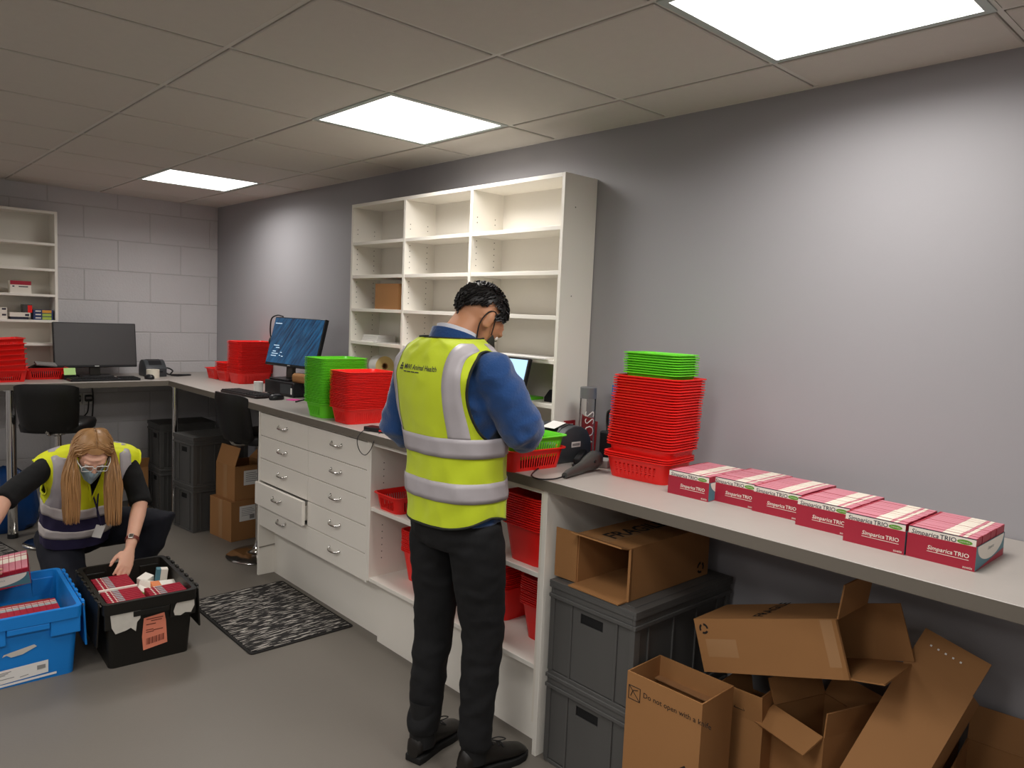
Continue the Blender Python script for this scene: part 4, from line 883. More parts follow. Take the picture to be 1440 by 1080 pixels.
def hand(mb, M, thumb=1, curl=.45, spread=.08, s=1.0):
    """local x to fingertips, z back of hand, y across; thumb on +y*thumb"""
    rings = []
    for x, w, h in ((-.035, .024, .02), (0, .03, .018), (.03, .038, .016), (.065, .042, .014), (.088, .04, .012), (.095, .034, .009)):
        rings.append([M @ Vector((x*s, w*s*math.cos(a), h*s*math.sin(a))) for a in [2*PI*j/16 for j in range(16)]])
    mb.loft(rings)
    for k, (y, L) in enumerate(((.030, .066), (.010, .076), (-.010, .071), (-.029, .055))):
        y *= thumb; p = Vector((.082*s, y*s, 0)); a = 0; pts = [M @ Vector((.06*s, y*s*.95, 0)), M @ p]
        for q, f in enumerate((.45, .32, .23)):
            a += curl*(.7 if q == 0 else 1); d = Vector((math.cos(a), spread*(y/.03), -math.sin(a))); p = p+d*L*f*s; pts.append(M @ p)
        mb.tube(pts, [.0098*s, .0095*s, .0088*s, .008*s, .0066*s], 10)
    p = Vector((.012*s, .03*thumb*s, -.004*s)); q1 = p+Vector((.03, .02*thumb, -.012))*s; q2 = q1+Vector((.03, .008*thumb, -.012))*s; q3 = q2+Vector((.022, -.002*thumb, -.01))*s
    mb.tube([M @ p, M @ q1, M @ q2, M @ q3], [.0135*s, .012*s, .0105*s, .0075*s], 10)
def head(mb, M, s=1.0):
    E = lambda c, r, rot=None: ell(mb, (0, 0, 0), [x*s for x in r], 20, 12, M @ Matrix.Translation(Vector(c)*s) @ (rot or Matrix.Identity(4)))
    E((-.012, 0, .032), (.096, .075, .09)); rings = []
    for z, x, rx, ry in ((.05, .012, .085, .07), (.015, .018, .08, .068), (-.03, .026, .07, .062), (-.07, .036, .056, .05), (-.1, .045, .042, .036), (-.118, .052, .026, .022)):
        rings.append([M @ (Vector((x+rx*math.cos(a), ry*math.sin(a), z))*s) for a in [2*PI*j/20 for j in range(20)]])
    mb.loft(rings)
    mb.tube([M @ (Vector(p)*s) for p in ((.094, 0, .02), (.106, 0, -.01), (.114, 0, -.032), (.1, 0, -.04))], [.008*s, .0095*s, .014*s, .01*s], 10)
    mb.tube([M @ (Vector(p)*s) for p in ((.085, -.02, -.066), (.095, 0, -.064), (.085, .02, -.066))], [.005*s, .0075*s, .005*s], 8)
    for y in (-1, 1):
        mb.tube([M @ (Vector(p)*s) for p in ((.083, y*.05, .022), (.095, y*.03, .026), (.094, y*.012, .02))], [.006*s, .008*s, .006*s], 8)
        R = Matrix.Rotation(y*.35, 4, 'Z') @ Matrix.Rotation(-.2, 4, 'Y')
        E((-.01, y*.083, -.004), (.02, .009, .033), R); E((-.016, y*.089, .008), (.016, .007, .022), R)
def eyes(M, parent, s=1.0):
    for y in (-1, 1):
        g = MB(); ell(g, (0, 0, 0), (.012*s,)*3, 12, 8, M @ Matrix.Translation(Vector((.082, y*.031, .003))*s)); e = g.build('eye', M_eye, parent, smooth=60)
        g = MB(); ell(g, (0, 0, 0), (.003*s, .006*s, .006*s), 10, 6, M @ Matrix.Translation(Vector((.0925, y*.031, .001))*s)); g.build('iris', M_iris, e, smooth=60)
class Vest:
    def __init__(s, rings, p=2.3): s.R = [(Vector(c), Vector(l).normalized(), Vector(f).normalized(), a, b2) for c, l, f, a, b2 in rings]; s.p = p
    def ring(s, v):
        R = s.R; x = max(0, min(.99999, v))*(len(R)-1); i = int(x); t = x-i
        P = [R[max(i-1, 0)], R[i], R[i+1], R[min(i+2, len(R)-1)]]
        def cr(a, b2, c, d): return .5*((2*b2)+(c-a)*t+(2*a-5*b2+4*c-d)*t*t+(3*b2-a-3*c+d)*t**3)
        return [cr(*[q[k] for q in P]) for k in range(5)]
    def pt(s, th, v, off=0):
        c, l, f, a, b2 = s.ring(v); sn, cs = math.sin(th), math.cos(th); k = (abs(cs)**s.p+abs(sn)**s.p)**(-1/s.p)
        w = .003*math.sin(5*th+7*v)*(1-v)+.009*(.5-abs(mnoise.noise(Vector((2.2*math.cos(th)+3*v, 2.2*math.sin(th)-2*v, 4*v+s.p)))))+.004*mnoise.noise(Vector((4*math.cos(th), 4*math.sin(th)+6*v, 9*v)))
        return c+l.normalized()*((a+off+w)*sn*k)+f.normalized()*((b2+off+w)*cs*k)
    def th_for(s, lat, v, back):
        a = s.ring(v)[3]; lo, hi = 0.0, PI/2; tgt = min(abs(lat)/a, .985)
        for _ in range(30):
            m = (lo+hi)/2; k = (abs(math.cos(m))**s.p+abs(math.sin(m))**s.p)**(-1/s.p)
            if math.sin(m)*k < tgt: lo = m
            else: hi = m
        th = lo if not back else PI-lo; return th if lat > 0 else -th
    def sheet(s, name, mats, parent, u0, u1, v0, v1, nu, nv, off, hole=None, matf=None, vb=None, wrap=False, thick=.003):
        g = MB(); vs = []; vb = vb or (lambda th: v0)
        for j in range(nv+1):
            for i in range(nu+(0 if wrap else 1)):
                th = u0+(u1-u0)*i/nu; b0 = vb(th); vs.append(s.pt(th, b0+(v1-b0)*j/nv, off))
        n = nu+(0 if wrap else 1); fs = []; ms = []
        for j in range(nv):
            for i in range(nu):
                th = u0+(u1-u0)*(i+.5)/nu; b0 = vb(th); v = b0+(v1-b0)*(j+.5)/nv
                if hole and hole(th, v): continue
                fs.append((j*n+i, j*n+(i+1) % n, (j+1)*n+(i+1) % n, (j+1)*n+i)); ms.append(matf(th, v) if matf else 0)
        bm = bmesh.new(); bv = [bm.verts.new(p) for p in vs]
        for f, m in zip(fs, ms):
            q = bm.faces.new([bv[k] for k in f]); q.material_index = m; q.smooth = True
        bmesh.ops.delete(bm, geom=[v for v in bm.verts if not v.link_faces], context='VERTS')
        bmesh.ops.recalc_face_normals(bm, faces=bm.faces); bmesh.ops.solidify(bm, geom=list(bm.faces), thickness=thick)
        me = bpy.data.meshes.new(name); bm.to_mesh(me); bm.free()
        for p in me.polygons: p.use_smooth = True
        return mesh_part(name, me, mats, parent)
    def strap(s, name, mat, parent, lat, w, va, vb2, back, off=.003, n=40):
        vs = []; fs = []
        for k in range(n+1):
            v = va+(vb2-va)*k/n
            for q in (-.5, -.17, .17, .5): vs.append(s.pt(s.th_for(lat+q*w, v, back), v, off))
            if k: o = 4*k; fs += [(o-4+j, o-3+j, o+1+j, o+j) for j in range(3)]
        bm = bmesh.new(); bv = [bm.verts.new(p) for p in vs]; [bm.faces.new([bv[i] for i in f]) for f in fs]
        bmesh.ops.recalc_face_normals(bm, faces=bm.faces); bmesh.ops.solidify(bm, geom=list(bm.faces), thickness=.0015)
        me = bpy.data.meshes.new(name); bm.to_mesh(me); bm.free()
        for p in me.polygons: p.use_smooth = True
        return mesh_part(name, me, mat, parent)
    def ellipse_tube(s, name, mat, parent, th0, v0, dth, dv, r, off=.0, n=64):
        pts = [s.pt(th0+dth*math.cos(2*PI*k/n), v0+dv*math.sin(2*PI*k/n), off) for k in range(n+1)]
        MB().tube(pts, r, 6).build(name, mat, parent, smooth=60)
def shoe(heel, d, parent, L=.285, laces=True, pitch=0, matU=None):
    t = Matrix.Translation(Vector(heel)) @ Matrix.Rotation(math.atan2(d[1], d[0]), 4, 'Z') @ Matrix.Rotation(pitch, 4, 'Y'); k = L/.285
    g = MB(); prof = [(.0, .034), (.03, .038), (.08, .036), (.13, .036), (.18, .045), (.22, .046), (.255, .038), (.28, .018)]
    pts = [(x*k, w) for x, w in prof]+[(x*k, -w) for x, w in prof[::-1]]
    g.prism(pts, 0, .026); o = g.build('shoe_sole', M_sole, parent, bevel=.004, smooth=50); o.matrix_local = t
    g = MB(); rings = []
    for x, w, h0, h1 in ((-.002, .024, .02, .07), (.01, .033, .02, .10), (.05, .036, .02, .115), (.1, .036, .02, .11), (.14, .038, .02, .088), (.18, .043, .02, .07), (.22, .043, .02, .06), (.255, .034, .02, .05), (.276, .014, .022, .034)):
        rings.append([Vector((x*k, w*math.cos(a)*(1 if math.sin(a) < .3 else 1-.3*(math.sin(a)-.3)), (h0+h1)/2+(h1-h0)/2*math.sin(a))) for a in [2*PI*j/18 for j in range(18)]])
    g.loft(rings); u = g.build('shoe_upper', matU or M_shoe, parent, smooth=60); u.matrix_local = t
    if laces:
        g = MB()
        for x, z in ((.12, .1), (.145, .088), (.165, .078)): g.tube([(x*k, -.022, z-.004), (x*k, 0, z+.004), (x*k, .022, z-.004)], .0025, 6)
        g.tube(spline([(.115*k, 0, .105), (.14*k, -.02, .118), (.165*k, -.03, .108), (.145*k, -.015, .1), (.115*k, 0, .105)], 5), .002, 6)
        l = g.build('laces', M_blackm, parent, smooth=60); l.matrix_local = t
# ---------------------------------------------------------------- the man
MAN = Vector((-.85, -4.36, 0)); MPH = math.radians(2)
man = thing('person', 'man in yellow hi-vis vest and blue fleece working at the worktop', 'person', MAN, MPH)
toL = (Matrix.Translation(MAN) @ Matrix.Rotation(MPH, 4, 'Z')).inverted()
LW = lambda x, y, z=0: toL @ Vector((x, y, z))
LAT, FRT = (0, 1, 0), (1, 0, 0)
HL, HR = LW(-.972, -4.312), LW(-.895, -4.488)     # heels
dL = (toL.to_3x3() @ Vector((.96, .26, 0))); dR = (toL.to_3x3() @ Vector((.99, -.12, 0)))
anL = Vector((HL.x+.05, HL.y+.01, .09)); anR = Vector((HR.x+.055, HR.y-.005, .09))
hipL, hipR = Vector((-.01, .095, .90)), Vector((.0, -.095, .90)); knL = (hipL+anL)/2+Vector((.03, .01, .0)); knR = (hipR+anR)/2+Vector((.035, -.005, 0))
shL, shR = Vector((-.045, .185, 1.415)), Vector((-.035, -.18, 1.415)); elL, elR = Vector((-.06, .268, 1.175)), Vector((.06, -.245, 1.225)); wrL, wrR = Vector((.16, .17, 1.12)), Vector((.245, -.075, 1.168))
HM = Matrix.Translation((.056, -.004, 1.575)) @ Matrix.Rotation(math.radians(-6), 4, 'Z') @ Matrix.Rotation(math.radians(47), 4, 'Y') @ Matrix.Rotation(math.radians(3), 4, 'X')
b = MB(); head(b, HM)
b.tube([(-.06, 0, 1.40), (-.05, 0, 1.46), (-.015, 0, 1.525), (.03, 0, 1.575)], [.085, .064, .06, .058], 16)
ringloft(b, [((0, 0, .86), LAT, FRT, .13, .09), ((0, 0, .95), LAT, FRT, .13, .09), ((0, 0, 1.1), LAT, FRT, .13, .088), ((-.01, 0, 1.3), LAT, FRT, .165, .105), ((-.02, 0, 1.42), LAT, FRT, .16, .09), ((-.02, 0, 1.47), LAT, FRT, .08, .06)])
for hp, kn, an in ((hipL, knL, anL), (hipR, knR, anR)): b.tube([hp+Vector((0, 0, .03)), hp, hp.lerp(kn, .5), kn, kn.lerp(an, .4), an, an-Vector((0, 0, .05))], [.07, .08, .068, .05, .046, .036, .033], 16)
for sh, el, wr in ((shL, elL, wrL), (shR, elR, wrR)): b.tube([sh, sh.lerp(el, .5), el, el.lerp(wr, .4), wr], [.05, .046, .04, .038, .027], 14)
hand(b, frame(wrR+Vector((.02, .014, -.012)), Vector((.08, .06, -.055)), (.25, .1, 1)), thumb=1, curl=.5)
hand(b, frame(wrL+Vector((.02, -.01, -.01)), Vector((.1, -.05, -.03)), (.2, .1, 1)), thumb=-1, curl=.5)
mesh_part('body', remesh(b, .0065, 3), M_skin_m, man); eyes(HM, man)
# trousers
b = MB(); ringloft(b, [((.0, 0, .80), LAT, FRT, .160, .118), ((-.005, 0, .88), LAT, FRT, .166, .124), ((-.005, 0, .97), LAT, FRT, .150, .112), ((.0, 0, 1.0), LAT, FRT, .14, .105)], 28, 2.4)
for hp, kn, an, hl in ((hipL, knL, anL, HL), (hipR, knR, anR, HR)):
    b.tube([hp+Vector((0, 0, -.02)), hp.lerp(kn, .25), hp.lerp(kn, .6), kn, kn.lerp(an, .35), kn.lerp(an, .75), an+Vector((.0, 0, .035)), an+Vector((.0, 0, .012))], [.09, .096, .085, .072, .065, .058, .056, .055], 20)
mesh_part('trousers', remesh(b, .008, 4, .009, 9, (1, 1, 1.5), 3), M_trs, man)
shoe((HL.x, HL.y, 0), dL, man); shoe((HR.x, HR.y, 0), dR, man)
for an in (anL, anR): MB().tube([an+Vector((0, 0, -.04)), an, an+Vector((0, 0, .05)), an+Vector((.005, 0, .12))], [.047, .047, .048, .052], 18).build('sock', M_blackm, man, smooth=60)
# fleece jacket
b = MB(); ringloft(b, [((-.005, 0, .893), LAT, FRT, .176, .134), ((-.005, 0, .93), LAT, FRT, .168, .126), ((-.005, 0, 1.0), LAT, FRT, .160, .118), ((-.015, 0, 1.15), LAT, FRT, .164, .120), ((-.035, 0, 1.3), LAT, FRT, .185, .130), ((-.052, 0, 1.39), LAT, FRT, .184, .118), ((-.056, 0, 1.455), LAT, FRT, .132, .094), ((-.05, 0, 1.50), LAT, FRT, .09, .08)], 28, 2.3)
for sh, el, wr in ((shL, elL, wrL), (shR, elR, wrR)):
    b.tube([sh+Vector((0, -.04 if sh.y > 0 else .04, .0)), sh, sh.lerp(el, .3), sh.lerp(el, .7), el, el+(wr-el)*.12+(el-sh)*.03, el.lerp(wr, .5), el.lerp(wr, .93)], [.06, .069, .072, .068, .07, .066, .058, .045], 20)
mesh_part('fleece_jacket', remesh(b, .008, 4, .012, 11, (1, 1, 1.2), 11), M_fleece, man)
g = MB(); cr = [(.080, 1.465, -.046), (.084, 1.495, -.04), (.082, 1.527, -.03)]
CT = lambda th, a, z, dx: (-.008+dx+a*.93*math.cos(th), a*math.sin(th), z+.028*(-math.cos(th))*.9+(.0))
g.loft([[CT(2*PI*j/32, a, z, dx) for j in range(32)] for a, z, dx in cr]+[[CT(2*PI*j/32, a-.007, z, dx) for j in range(32)] for a, z, dx in cr[::-1]], cap=False); g.build('fleece_collar', M_fleece, man, smooth=60)
g = MB(); g.loft([[CT(2*PI*j/32, a, z, dx) for j in range(32)] for a, z, dx in ((.073, 1.47, -.034), (.073, 1.538, -.02), (.068, 1.538, -.02), (.067, 1.47, -.034))], cap=False); g.build('shirt_collar', M_shirt, man, smooth=60)
# vest
VR = [((-.005, 0, .885), LAT, FRT, .180, .138), ((-.005, 0, .95), LAT, FRT, .183, .140), ((-.01, 0, 1.03), LAT, FRT, .185, .141), ((-.015, 0, 1.13), LAT, FRT, .188, .143), ((-.025, 0, 1.22), LAT, FRT, .198, .148), ((-.04, 0, 1.31), LAT, FRT, .214, .152), ((-.052, 0, 1.385), LAT, FRT, .226, .142), ((-.057, 0, 1.445), LAT, FRT, .214, .122), ((-.056, 0, 1.486), LAT, FRT, .158, .106), ((-.05, 0, 1.514), LAT, FRT, .102, .094)]
V = Vest(VR, 2.25); nr = len(VR)-1
def vz(z):  # v for a height
    zs = [r[0][2] for r in VR]
    for i in range(nr):
        if zs[i] <= z <= zs[i+1]: return (i+(z-zs[i])/(zs[i+1]-zs[i]))/nr
    return 0 if z < zs[0] else 1
AH = dict(v0=(vz(1.18)+vz(1.475))/2, dv=(vz(1.475)-vz(1.18))/2, dth=.62)
hole = lambda th, v: any((((th-s*PI/2-.02*s+PI) % (2*PI)-PI)/AH['dth'])**2+((v-AH['v0'])/AH['dv'])**2 < 1 for s in (-1, 1))
hem = lambda th: .055*(abs(math.sin(th))**4)*(1.25 if math.sin(th) < 0 else .9)
V.sheet('vest', [M_vest], man, 0, 2*PI, 0, 1, 150, 96, .004, hole, vb=hem, wrap=True)
for s in (-1, 1): V.ellipse_tube('armhole_piping', M_piping, man, s*PI/2+.02*s, AH['v0'], AH['dth'], AH['dv'], .0045, .004)
MB().tube([V.pt(2*PI*k/90, hem(2*PI*k/90), .003) for k in range(91)], .0045, 6).build('hem_piping', M_piping, man, smooth=60)
MB().tube([V.pt(2*PI*k/60, .998, .002) for k in range(61)], .004, 6).build('neck_piping', M_piping, man, smooth=60)
V.sheet('reflective_band', [M_refl], man, 0, 2*PI, vz(.978), vz(1.045), 90, 4, .0075, wrap=True, thick=.0015); V.sheet('reflective_band', [M_refl], man, 0, 2*PI, vz(1.128), vz(1.193), 90, 4, .0075, wrap=True, thick=.0015)
for s in (-1, 1):
    for bk in (True, False): V.strap('reflective_strap', M_refl, man, s*.142, .056, vz(1.19), .935, bk, .0075)
g = MB(); vs, fs = text_vf('MWI Animal Health', .0235, bold=.008)
def onback(x, y, dx, z0, off=.0065):   # text x to the viewer's right = -lat
    v = vz(z0+y); return V.pt(V.th_for(-(x+dx) if abs(x+dx) > 1e-4 else 1e-4, v, True), v, off)
g.add([onback(x*.8, y, .014, 1.405) for x, y in vs], fs)
for k in range(4): g.add([onback(a, c, .012, 1.396) for a, c in ((-.075+.021*k, 0), (-.057+.021*k, 0), (-.057+.021*k, .003), (-.075+.021*k, .003))], [(0, 1, 2, 3)])
for k, (a, c) in enumerate([(-.099, 0), (-.099, .008), (-.09, 0), (-.09, .008), (-.095, .016)]): g.add([onback(a+p, c+q, .012, 1.402) for p, q in ((0, 0), (.007, 0), (.007, .006), (0, .006))], [(0, 1, 2, 3)])
g.build('lettering', M_navy, man)
# hair, mask
def scalp(M, infl, keep, c=(-.012, 0, .034), r=(.096, .075, .09), s=1.0, n=40, m=28):
    g = MB(); idx = {}; vs = []
    P = lambda i, j: (math.pi*i/m, 2*PI*j/n)
    def pos(i, j):
        a, t = P(i, j); d = Vector((math.sin(a)*math.cos(t), math.sin(a)*math.sin(t), math.cos(a))); return d
    fs = []
    for i in range(m):
        for j in range(n):
            d = (pos(i, j)+pos(i+1, j+1)).normalized()
            if keep(d):
                f = []
                for a, t in ((i, j), (i+1, j), (i+1, j+1), (i, j+1)):
                    key = (a, t % n)
                    if key not in idx: idx[key] = len(vs); q = pos(a, t); k = 1+infl+.03*mnoise.noise(q*5); vs.append(M @ (Vector((c[0]+q.x*r[0]*k, c[1]+q.y*r[1]*k, c[2]+q.z*r[2]*k))*s))
                    f.append(idx[key])
                fs.append(list(dict.fromkeys(f)))
    g.add(vs, [f for f in fs if len(f) > 2]); return g
def hairline(d):
    az = abs(math.atan2(d.y, d.x))   # 0 front, pi back
    if az < .75: lim = .5
    elif az < 1.15: lim = .5-(az-.75)/.4*.55
    elif az < 1.45: lim = -.05-(az-1.15)*.2
    elif az < 1.85: lim = .25
    else: lim = .0-(az-1.85)/1.29*.85
    return d.z > lim
hr = scalp(HM, .075, hairline); rr3 = random.Random(8)
for k in range(1500):
    d = Vector((rr3.gauss(0, 1), rr3.gauss(0, 1), rr3.gauss(0, 1))).normalized()
    if not hairline(d): continue
    q = Vector((-.012+d.x*.102, d.y*.0805, .034+d.z*.096)); up = Vector((d.x, d.y, d.z))
    flow = Vector((.35, 0, 0)) if d.z > .45 else Vector((-.35, 0, -.8)); flow = (flow-up*flow.dot(up)); L = rr3.uniform(.016, .032)
    p1 = q+up*.004+flow*L*.5+Vector((rr3.uniform(-1, 1), rr3.uniform(-1, 1), rr3.uniform(-1, 1)))*.003; p2 = q+up*.0035*(2 if d.z > .5 else .4)+flow*L
    hr.tube([HM @ q, HM @ p1, HM @ p2], [.0034, .003, .0006], 4, cap=False)
hr.build('hair', M_hairm, man, smooth=70)
def face_shell(M, z0, z1, az, infl, s=1.0, nz=8, na=16):
    prof = [(.05, .012, .085, .07), (.015, .018, .08, .068), (-.03, .026, .07, .062), (-.07, .036, .056, .05), (-.1, .045, .042, .036), (-.122, .052, .03, .026)]
    def at(z):
        for a, b2 in zip(prof, prof[1:]):
            if b2[0] <= z <= a[0]: t = (a[0]-z)/(a[0]-b2[0]); return [a[i]+(b2[i]-a[i])*t for i in (1, 2, 3)]
        return list(prof[-1][1:])
    g = MB(); rings = []
    for k in range(nz+1):
        z = z0+(z1-z0)*k/nz; x, rx, ry = at(z); row = []
        for j in range(na+1):
            t = -az+2*az*j/na; bul = infl+.028*math.exp(-(t/.35)**2)*(1 if z > -.06 else .55)
            row.append(M @ (Vector((x+(rx+bul)*math.cos(t), (ry+infl)*math.sin(t), z))*s))
        rings.append(row)
    g.loft(rings, cap=False, closed=False); return g
face_shell(HM, -.012, -.122, 1.25, .006).build('face_mask', M_maskd, man, smooth=60)
for y in (-1, 1):
    g = MB(); g.tube([HM @ Vector(p) for p in spline([(.045, y*.069, -.02), (.015, y*.079, .015), (-.012, y*.088, .034), (-.034, y*.09, .01), (-.024, y*.084, -.04), (.03, y*.066, -.085)], 5)], .0022, 6); g.build('mask_loop', M_blackm, man, smooth=60)
# ---------------------------------------------------------------- the woman
WO = Vector((-1.48, -1.9, 0)); wom = thing('person', 'woman kneeling in hi-vis vest, long blonde hair, reaching into the black tote', 'person', WO, 0)
TW = Matrix.Translation(-WO)
def w(*p): return TW @ Vector(p if len(p) == 3 else p[0])
LT, FT = (1, 0, .02), (.0, -.93, -.36); FT2 = (0, -.97, -.2)
wsh = {1: w(-1.305, -2.125, .762), -1: w(-1.65, -2.115, .762)}; wel = {1: w(-1.272, -2.27, .555), -1: w(-1.865, -2.29, .655)}; wwr = {1: w(-1.378, -2.47, .385), -1: w(-2.005, -2.47, .475)}
whip = {1: w(-1.40, -1.84, .33), -1: w(-1.57, -1.84, .33)}; wkn = {1: w(-1.125, -2.13, .395), -1: w(-1.575, -2.2, .085)}; wan = {1: w(-1.25, -2.02, .09), -1: w(-1.555, -1.78, .075)}
HW = Matrix.Translation(w(-1.502, -2.295, .832)) @ frame((0, 0, 0), (-.10, -.80, -.62), (0, -.6, .8))
b = MB(); head(b, HW, .95)
b.tube([w(-1.475, -2.08, .74), w(-1.475, -2.13, .79), w(-1.478, -2.19, .82), w(-1.482, -2.25, .83)], [.075, .055, .05, .048], 16)
ringloft(b, [(w(-1.485, -1.84, .29), LT, FT2, .15, .11), (w(-1.487, -1.88, .37), LT, FT2, .155, .11), (w(-1.49, -1.96, .50), LT, FT, .13, .09), (w(-1.48, -2.05, .65), LT, FT, .15, .10), (w(-1.475, -2.1, .74), LT, FT, .15, .085), (w(-1.475, -2.13, .79), LT, FT, .08, .05)])
for s in (1, -1):
    b.tube([whip[s], whip[s].lerp(wkn[s], .5), wkn[s], wkn[s].lerp(wan[s], .4), wan[s]], [.085, .075, .056, .054, .036], 16)
    b.tube([wsh[s], wsh[s].lerp(wel[s], .5), wel[s], wel[s].lerp(wwr[s], .3), wel[s].lerp(wwr[s], .7), wwr[s]], [.042, .04, .037, .038, .031, .0245], 14)
hand(b, frame(wwr[1]+Vector((-.012, -.02, -.02)), w(-1.447, -2.575, .275)-wwr[1], (.35, -.6, .6)), thumb=-1, curl=.33, s=.93)
hand(b, frame(wwr[-1]+Vector((.0, -.01, -.02)), Vector((.04, -.08, -.07)), (-.9, -.2, .3)), thumb=1, curl=.5, s=.93)
mesh_part('body', remesh(b, .0055, 3), M_skin_w, wom); eyes(HW, wom, .95)
b = MB(); ringloft(b, [(w(-1.485, -1.81, .24), LT, FT2, .15, .12), (w(-1.487, -1.85, .32), LT, FT2, .168, .13), (w(-1.49, -1.90, .41), LT, FT2, .155, .115), (w(-1.49, -1.93, .46), LT, FT, .14, .10)], 26)
for s in (1, -1): b.tube([whip[s], whip[s].lerp(wkn[s], .3), whip[s].lerp(wkn[s], .7), wkn[s], wkn[s].lerp(wan[s], .35), wkn[s].lerp(wan[s], .75), wan[s]], [.105, .105, .092, .082, .078, .064, .055], 20)
mesh_part('trousers', remesh(b, .0085, 5, .007, 8, (1, 1, 1), 5), M_navytr, wom)
fwd = Vector((-.15, -1, 0)).normalized()
shoe(wan[1]-Vector((.0, 0, wan[1].z))+Vector((.01, .05, 0)), fwd, wom, .25, False, 0, M_blackm)
for nm, o2 in (('a', 0),): shoe(wan[-1]+Vector((0, .06, -.015)), (0, -1), wom, .24, False, math.radians(58), M_blackm)
b = MB(); ringloft(b, [(w(-1.49, -1.93, .40), LT, FT2, .15, .115), (w(-1.49, -1.97, .50), LT, FT, .145, .108), (w(-1.48, -2.05, .65), LT, FT, .165, .115), (w(-1.475, -2.1, .74), LT, FT, .17, .10), (w(-1.475, -2.13, .785), LT, FT, .12, .075), (w(-1.476, -2.155, .805), LT, FT, .075, .06)], 26)
for s in (1, -1): b.tube([wsh[s]+Vector((-.05*s, .01, 0)), wsh[s], wsh[s].lerp(wel[s], .45), wsh[s].lerp(wel[s], .9), wel[s].lerp(wwr[s], .06)], [.045, .05, .054, .052, .054], 18)
mesh_part('black_top', remesh(b, .008, 5, .006, 11, (1, 1, 1), 2), M_blacktop, wom)
WR = [(w(-1.505, -1.955, .325), LT, FT2, .158, .128), (w(-1.505, -1.98, .40), LT, FT2, .162, .130), (w(-1.502, -2.0, .47), LT, FT, .165, .130), (w(-1.495, -2.03, .54), LT, FT, .172, .132), (w(-1.485, -2.06, .62), LT, FT, .185, .135), (w(-1.478, -2.09, .70), LT, FT, .225, .13), (w(-1.475, -2.115, .765), LT, FT, .243, .112), (w(-1.475, -2.135, .812), LT, FT, .20, .086), (w(-1.476, -2.155, .835), LT, FT, .085, .068)]
VW = Vest(WR, 2.2); nw = len(WR)-1
whole = lambda th, v: any((((th-s*(PI/2)+PI) % (2*PI)-PI)/.58)**2+((v-.645)/.155)**2 < 1 for s in (-1, 1)) or (math.cos(th) > 0 and abs(VW.ring(v)[3]*math.sin(th)) < .075*max(0, (v-.5)/.5) and v > .5)
VW.sheet('vest', [M_vest2, M_navyv], wom, 0, 2*PI, 0, 1, 140, 90, .004, whole, matf=lambda th, v: 1 if v < .34 else 0, wrap=True)
for s in (-1, 1): VW.ellipse_tube('armhole_piping', M_vest2, wom, s*PI/2, .645, .58, .155, .006, .004)
for s in (-1, 1): MB().tube([VW.pt(VW.th_for(s*.075*max(.01, (v-.5)/.5), v, False), v, .004) for v in [.5+.49*k/20 for k in range(21)]], .005, 6).build('front_edging', M_vest2, wom, smooth=60)
VW.sheet('reflective_band', [M_reflw], wom, 0, 2*PI, .10, .205, 90, 4, .0075, wrap=True, thick=.0015); VW.sheet('reflective_band', [M_reflw], wom, 0, 2*PI, .335, .435, 90, 4, .0075, wrap=True, thick=.0015)
for s in (-1, 1):
    for bk in (True, False): VW.strap('reflective_strap', M_refl, wom, s*.142, .055, .43, .93, bk, .0075)
# lanyard and badge
g = MB()
for s in (-1, 1): g.tube(spline([w(-1.475+s*.05, -2.17, .80), w(-1.475+s*.03, -2.2, .70), w(-1.455, -2.185, .52), w(-1.437, -2.17, .43)], 6), .004, 6)
g.build('lanyard', M_navyv, wom, smooth=60, kind='stuff')
g = MB(); g.box(-.022, .022, -.001, .001, -.065, 0, 0, Matrix.Translation(w(-1.435, -2.17, .43)) @ Matrix.Rotation(.35, 4, 'Y')); g.build('badge', M_paper, wom)
# hair with a centre parting
hg = scalp(HW, .07, lambda d: (d.z > .42 if abs(math.atan2(d.y, d.x)) < .8 else d.z > -.35), s=.95); rr4 = random.Random(21)
for s in (-1, 1):
    for k in range(330):
        t = rr4.random(); a = .75-1.75*t       # along the parting, front hairline to the crown
        root = Vector((-.012+.1*math.sin(a), s*.002, .034+.096*math.cos(a)))
        e = Vector((root.x*.85+rr4.uniform(-.012, .02), s*(.058+rr4.uniform(-.004, .006)), .075+rr4.uniform(-.02, .015)))
        f = Vector((.035-.085*t+rr4.uniform(-.012, .012), s*(.083+rr4.uniform(-.003, .012)), .02+rr4.uniform(-.02, .02)))
        P0, P1, P2 = [HW @ (q*.95) for q in (root, e, f)]
        fx = rr4.random(); tx = (-1.575-.058*fx if s < 0 else -1.452+.06*fx); ty = -2.30-.075*rr4.random(); tz = (.505 if s < 0 else .47)+abs(rr4.gauss(0, .02))
        T3 = w(tx, ty, tz); mid = w(tx+.006*rr4.uniform(-1, 1), ty+.0, .72+.03*rr4.uniform(-1, 1)); T2 = w(tx+.006*rr4.uniform(-1, 1), ty, .60)
        hg.tube(spline([P0, P1, P2, mid, T2, T3], 4), [.0035]*18+[.0028, .0018, .0008], 4, cap=False)
hg.build('hair', M_hairw, wom, smooth=70)
face_shell(HW, -.01, -.122, 1.2, .006, .95).build('face_mask', M_maskb, wom, smooth=60)
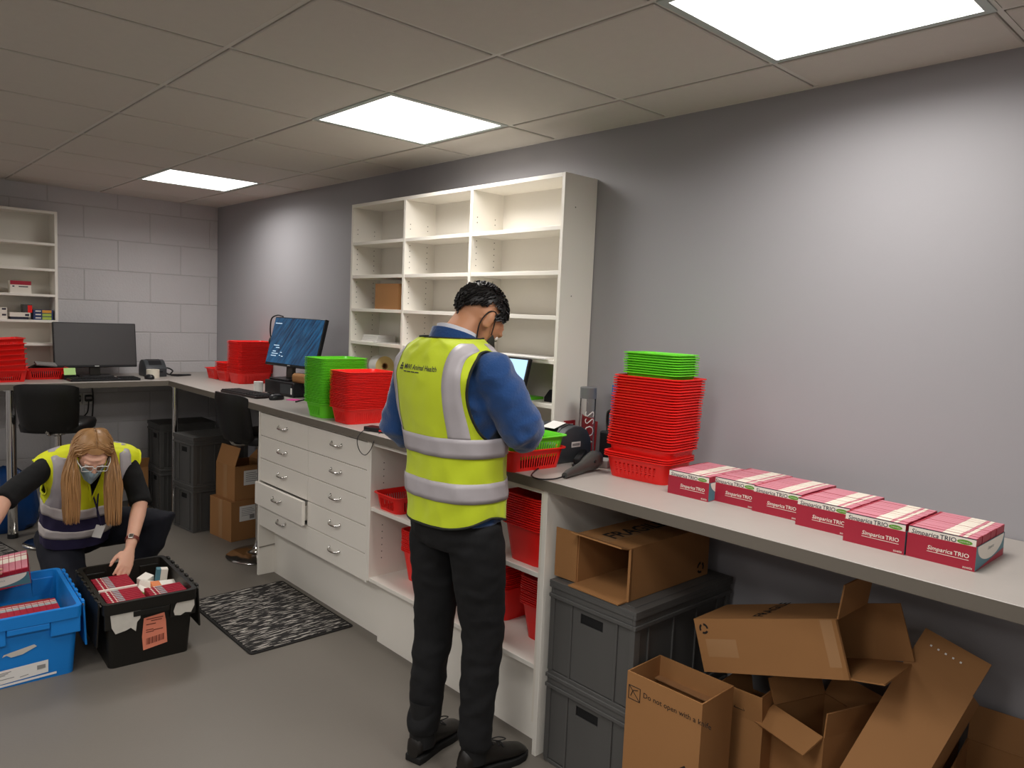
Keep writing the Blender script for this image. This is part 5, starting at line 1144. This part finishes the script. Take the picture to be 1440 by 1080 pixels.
for y in (-1, 1):
    g = MB(); g.tube([HW @ (Vector(p)*.95) for p in spline([(.06, y*.064, -.02), (.02, y*.078, .01), (-.02, y*.084, .02)], 5)], .0016, 6); g.build('mask_loop', M_paper, wom, smooth=60)
M_spec = pm('clear_spectacle_frame', '#dfe0da', .3)
sp = MB()
for y in (-1, 1):
    sp.tube([HW @ (Vector((.108-.006*abs(c), y*.033+c, .002+d))*.95) for c, d in [(q[0], q[1]) for q in rrect(.052, .036, .008, 3)+[rrect(.052, .036, .008, 3)[0]]]], .0022, 6)
    sp.tube([HW @ (Vector(p)*.95) for p in ((.104, y*.06, .008), (.07, y*.074, .012), (-.01, y*.083, .014))], .0022, 6)
sp.tube([HW @ (Vector(p)*.95) for p in ((.108, -.008, .006), (.112, 0, .009), (.108, .008, .006))], .0022, 6); sp.build('spectacles', M_spec, wom, smooth=60, kind='stuff')
dd = (wwr[1]-wel[1]).normalized(); c0 = wel[1].lerp(wwr[1], .86); mw = frame(c0, dd, (0, 0, 1)) @ Matrix.Rotation(PI/2, 4, 'Y')
MB().loft([[mw @ Vector((rx*math.cos(2*PI*j/24), rx*math.sin(2*PI*j/24), z)) for j in range(24)] for rx, z in ((.0315, -.009), (.0325, 0), (.0315, .009))], cap=False).build('watch_strap', pm('red_brown_strap', '#6e2b22', .5), wom, smooth=60)
MB().box(-.036, -.03, -.012, .012, -.013, .013, 0, mw).build('watch_face', M_steel, wom, bevel=.003)
# tray in her far hand, above the blue tote
ht = thing('display_tray', 'medicine display tray held tilted over the blue tote by the woman', 'display tray'); ht.matrix_world = Matrix.Translation((-1.80, -2.47, .335)) @ Matrix.Rotation(math.radians(172), 4, 'Z') @ Matrix.Rotation(math.radians(-14), 4, 'X') @ Matrix.Rotation(math.radians(8), 4, 'Y')
mob('tray_box', TB, ht); mob('side_print', TS[0], ht); mob('side_print', TS[1], ht); mob('lettering', TF, ht)
for k in range(10):
    c = mob('medicine_carton', me_c1); c.matrix_world = ht.matrix_world @ Matrix.Translation((.0015+CW/2+k*.0232, 0, .0013)); tag(c, 'medicine carton in the tray held over the blue tote', 'carton', 'cartons in the held tray')
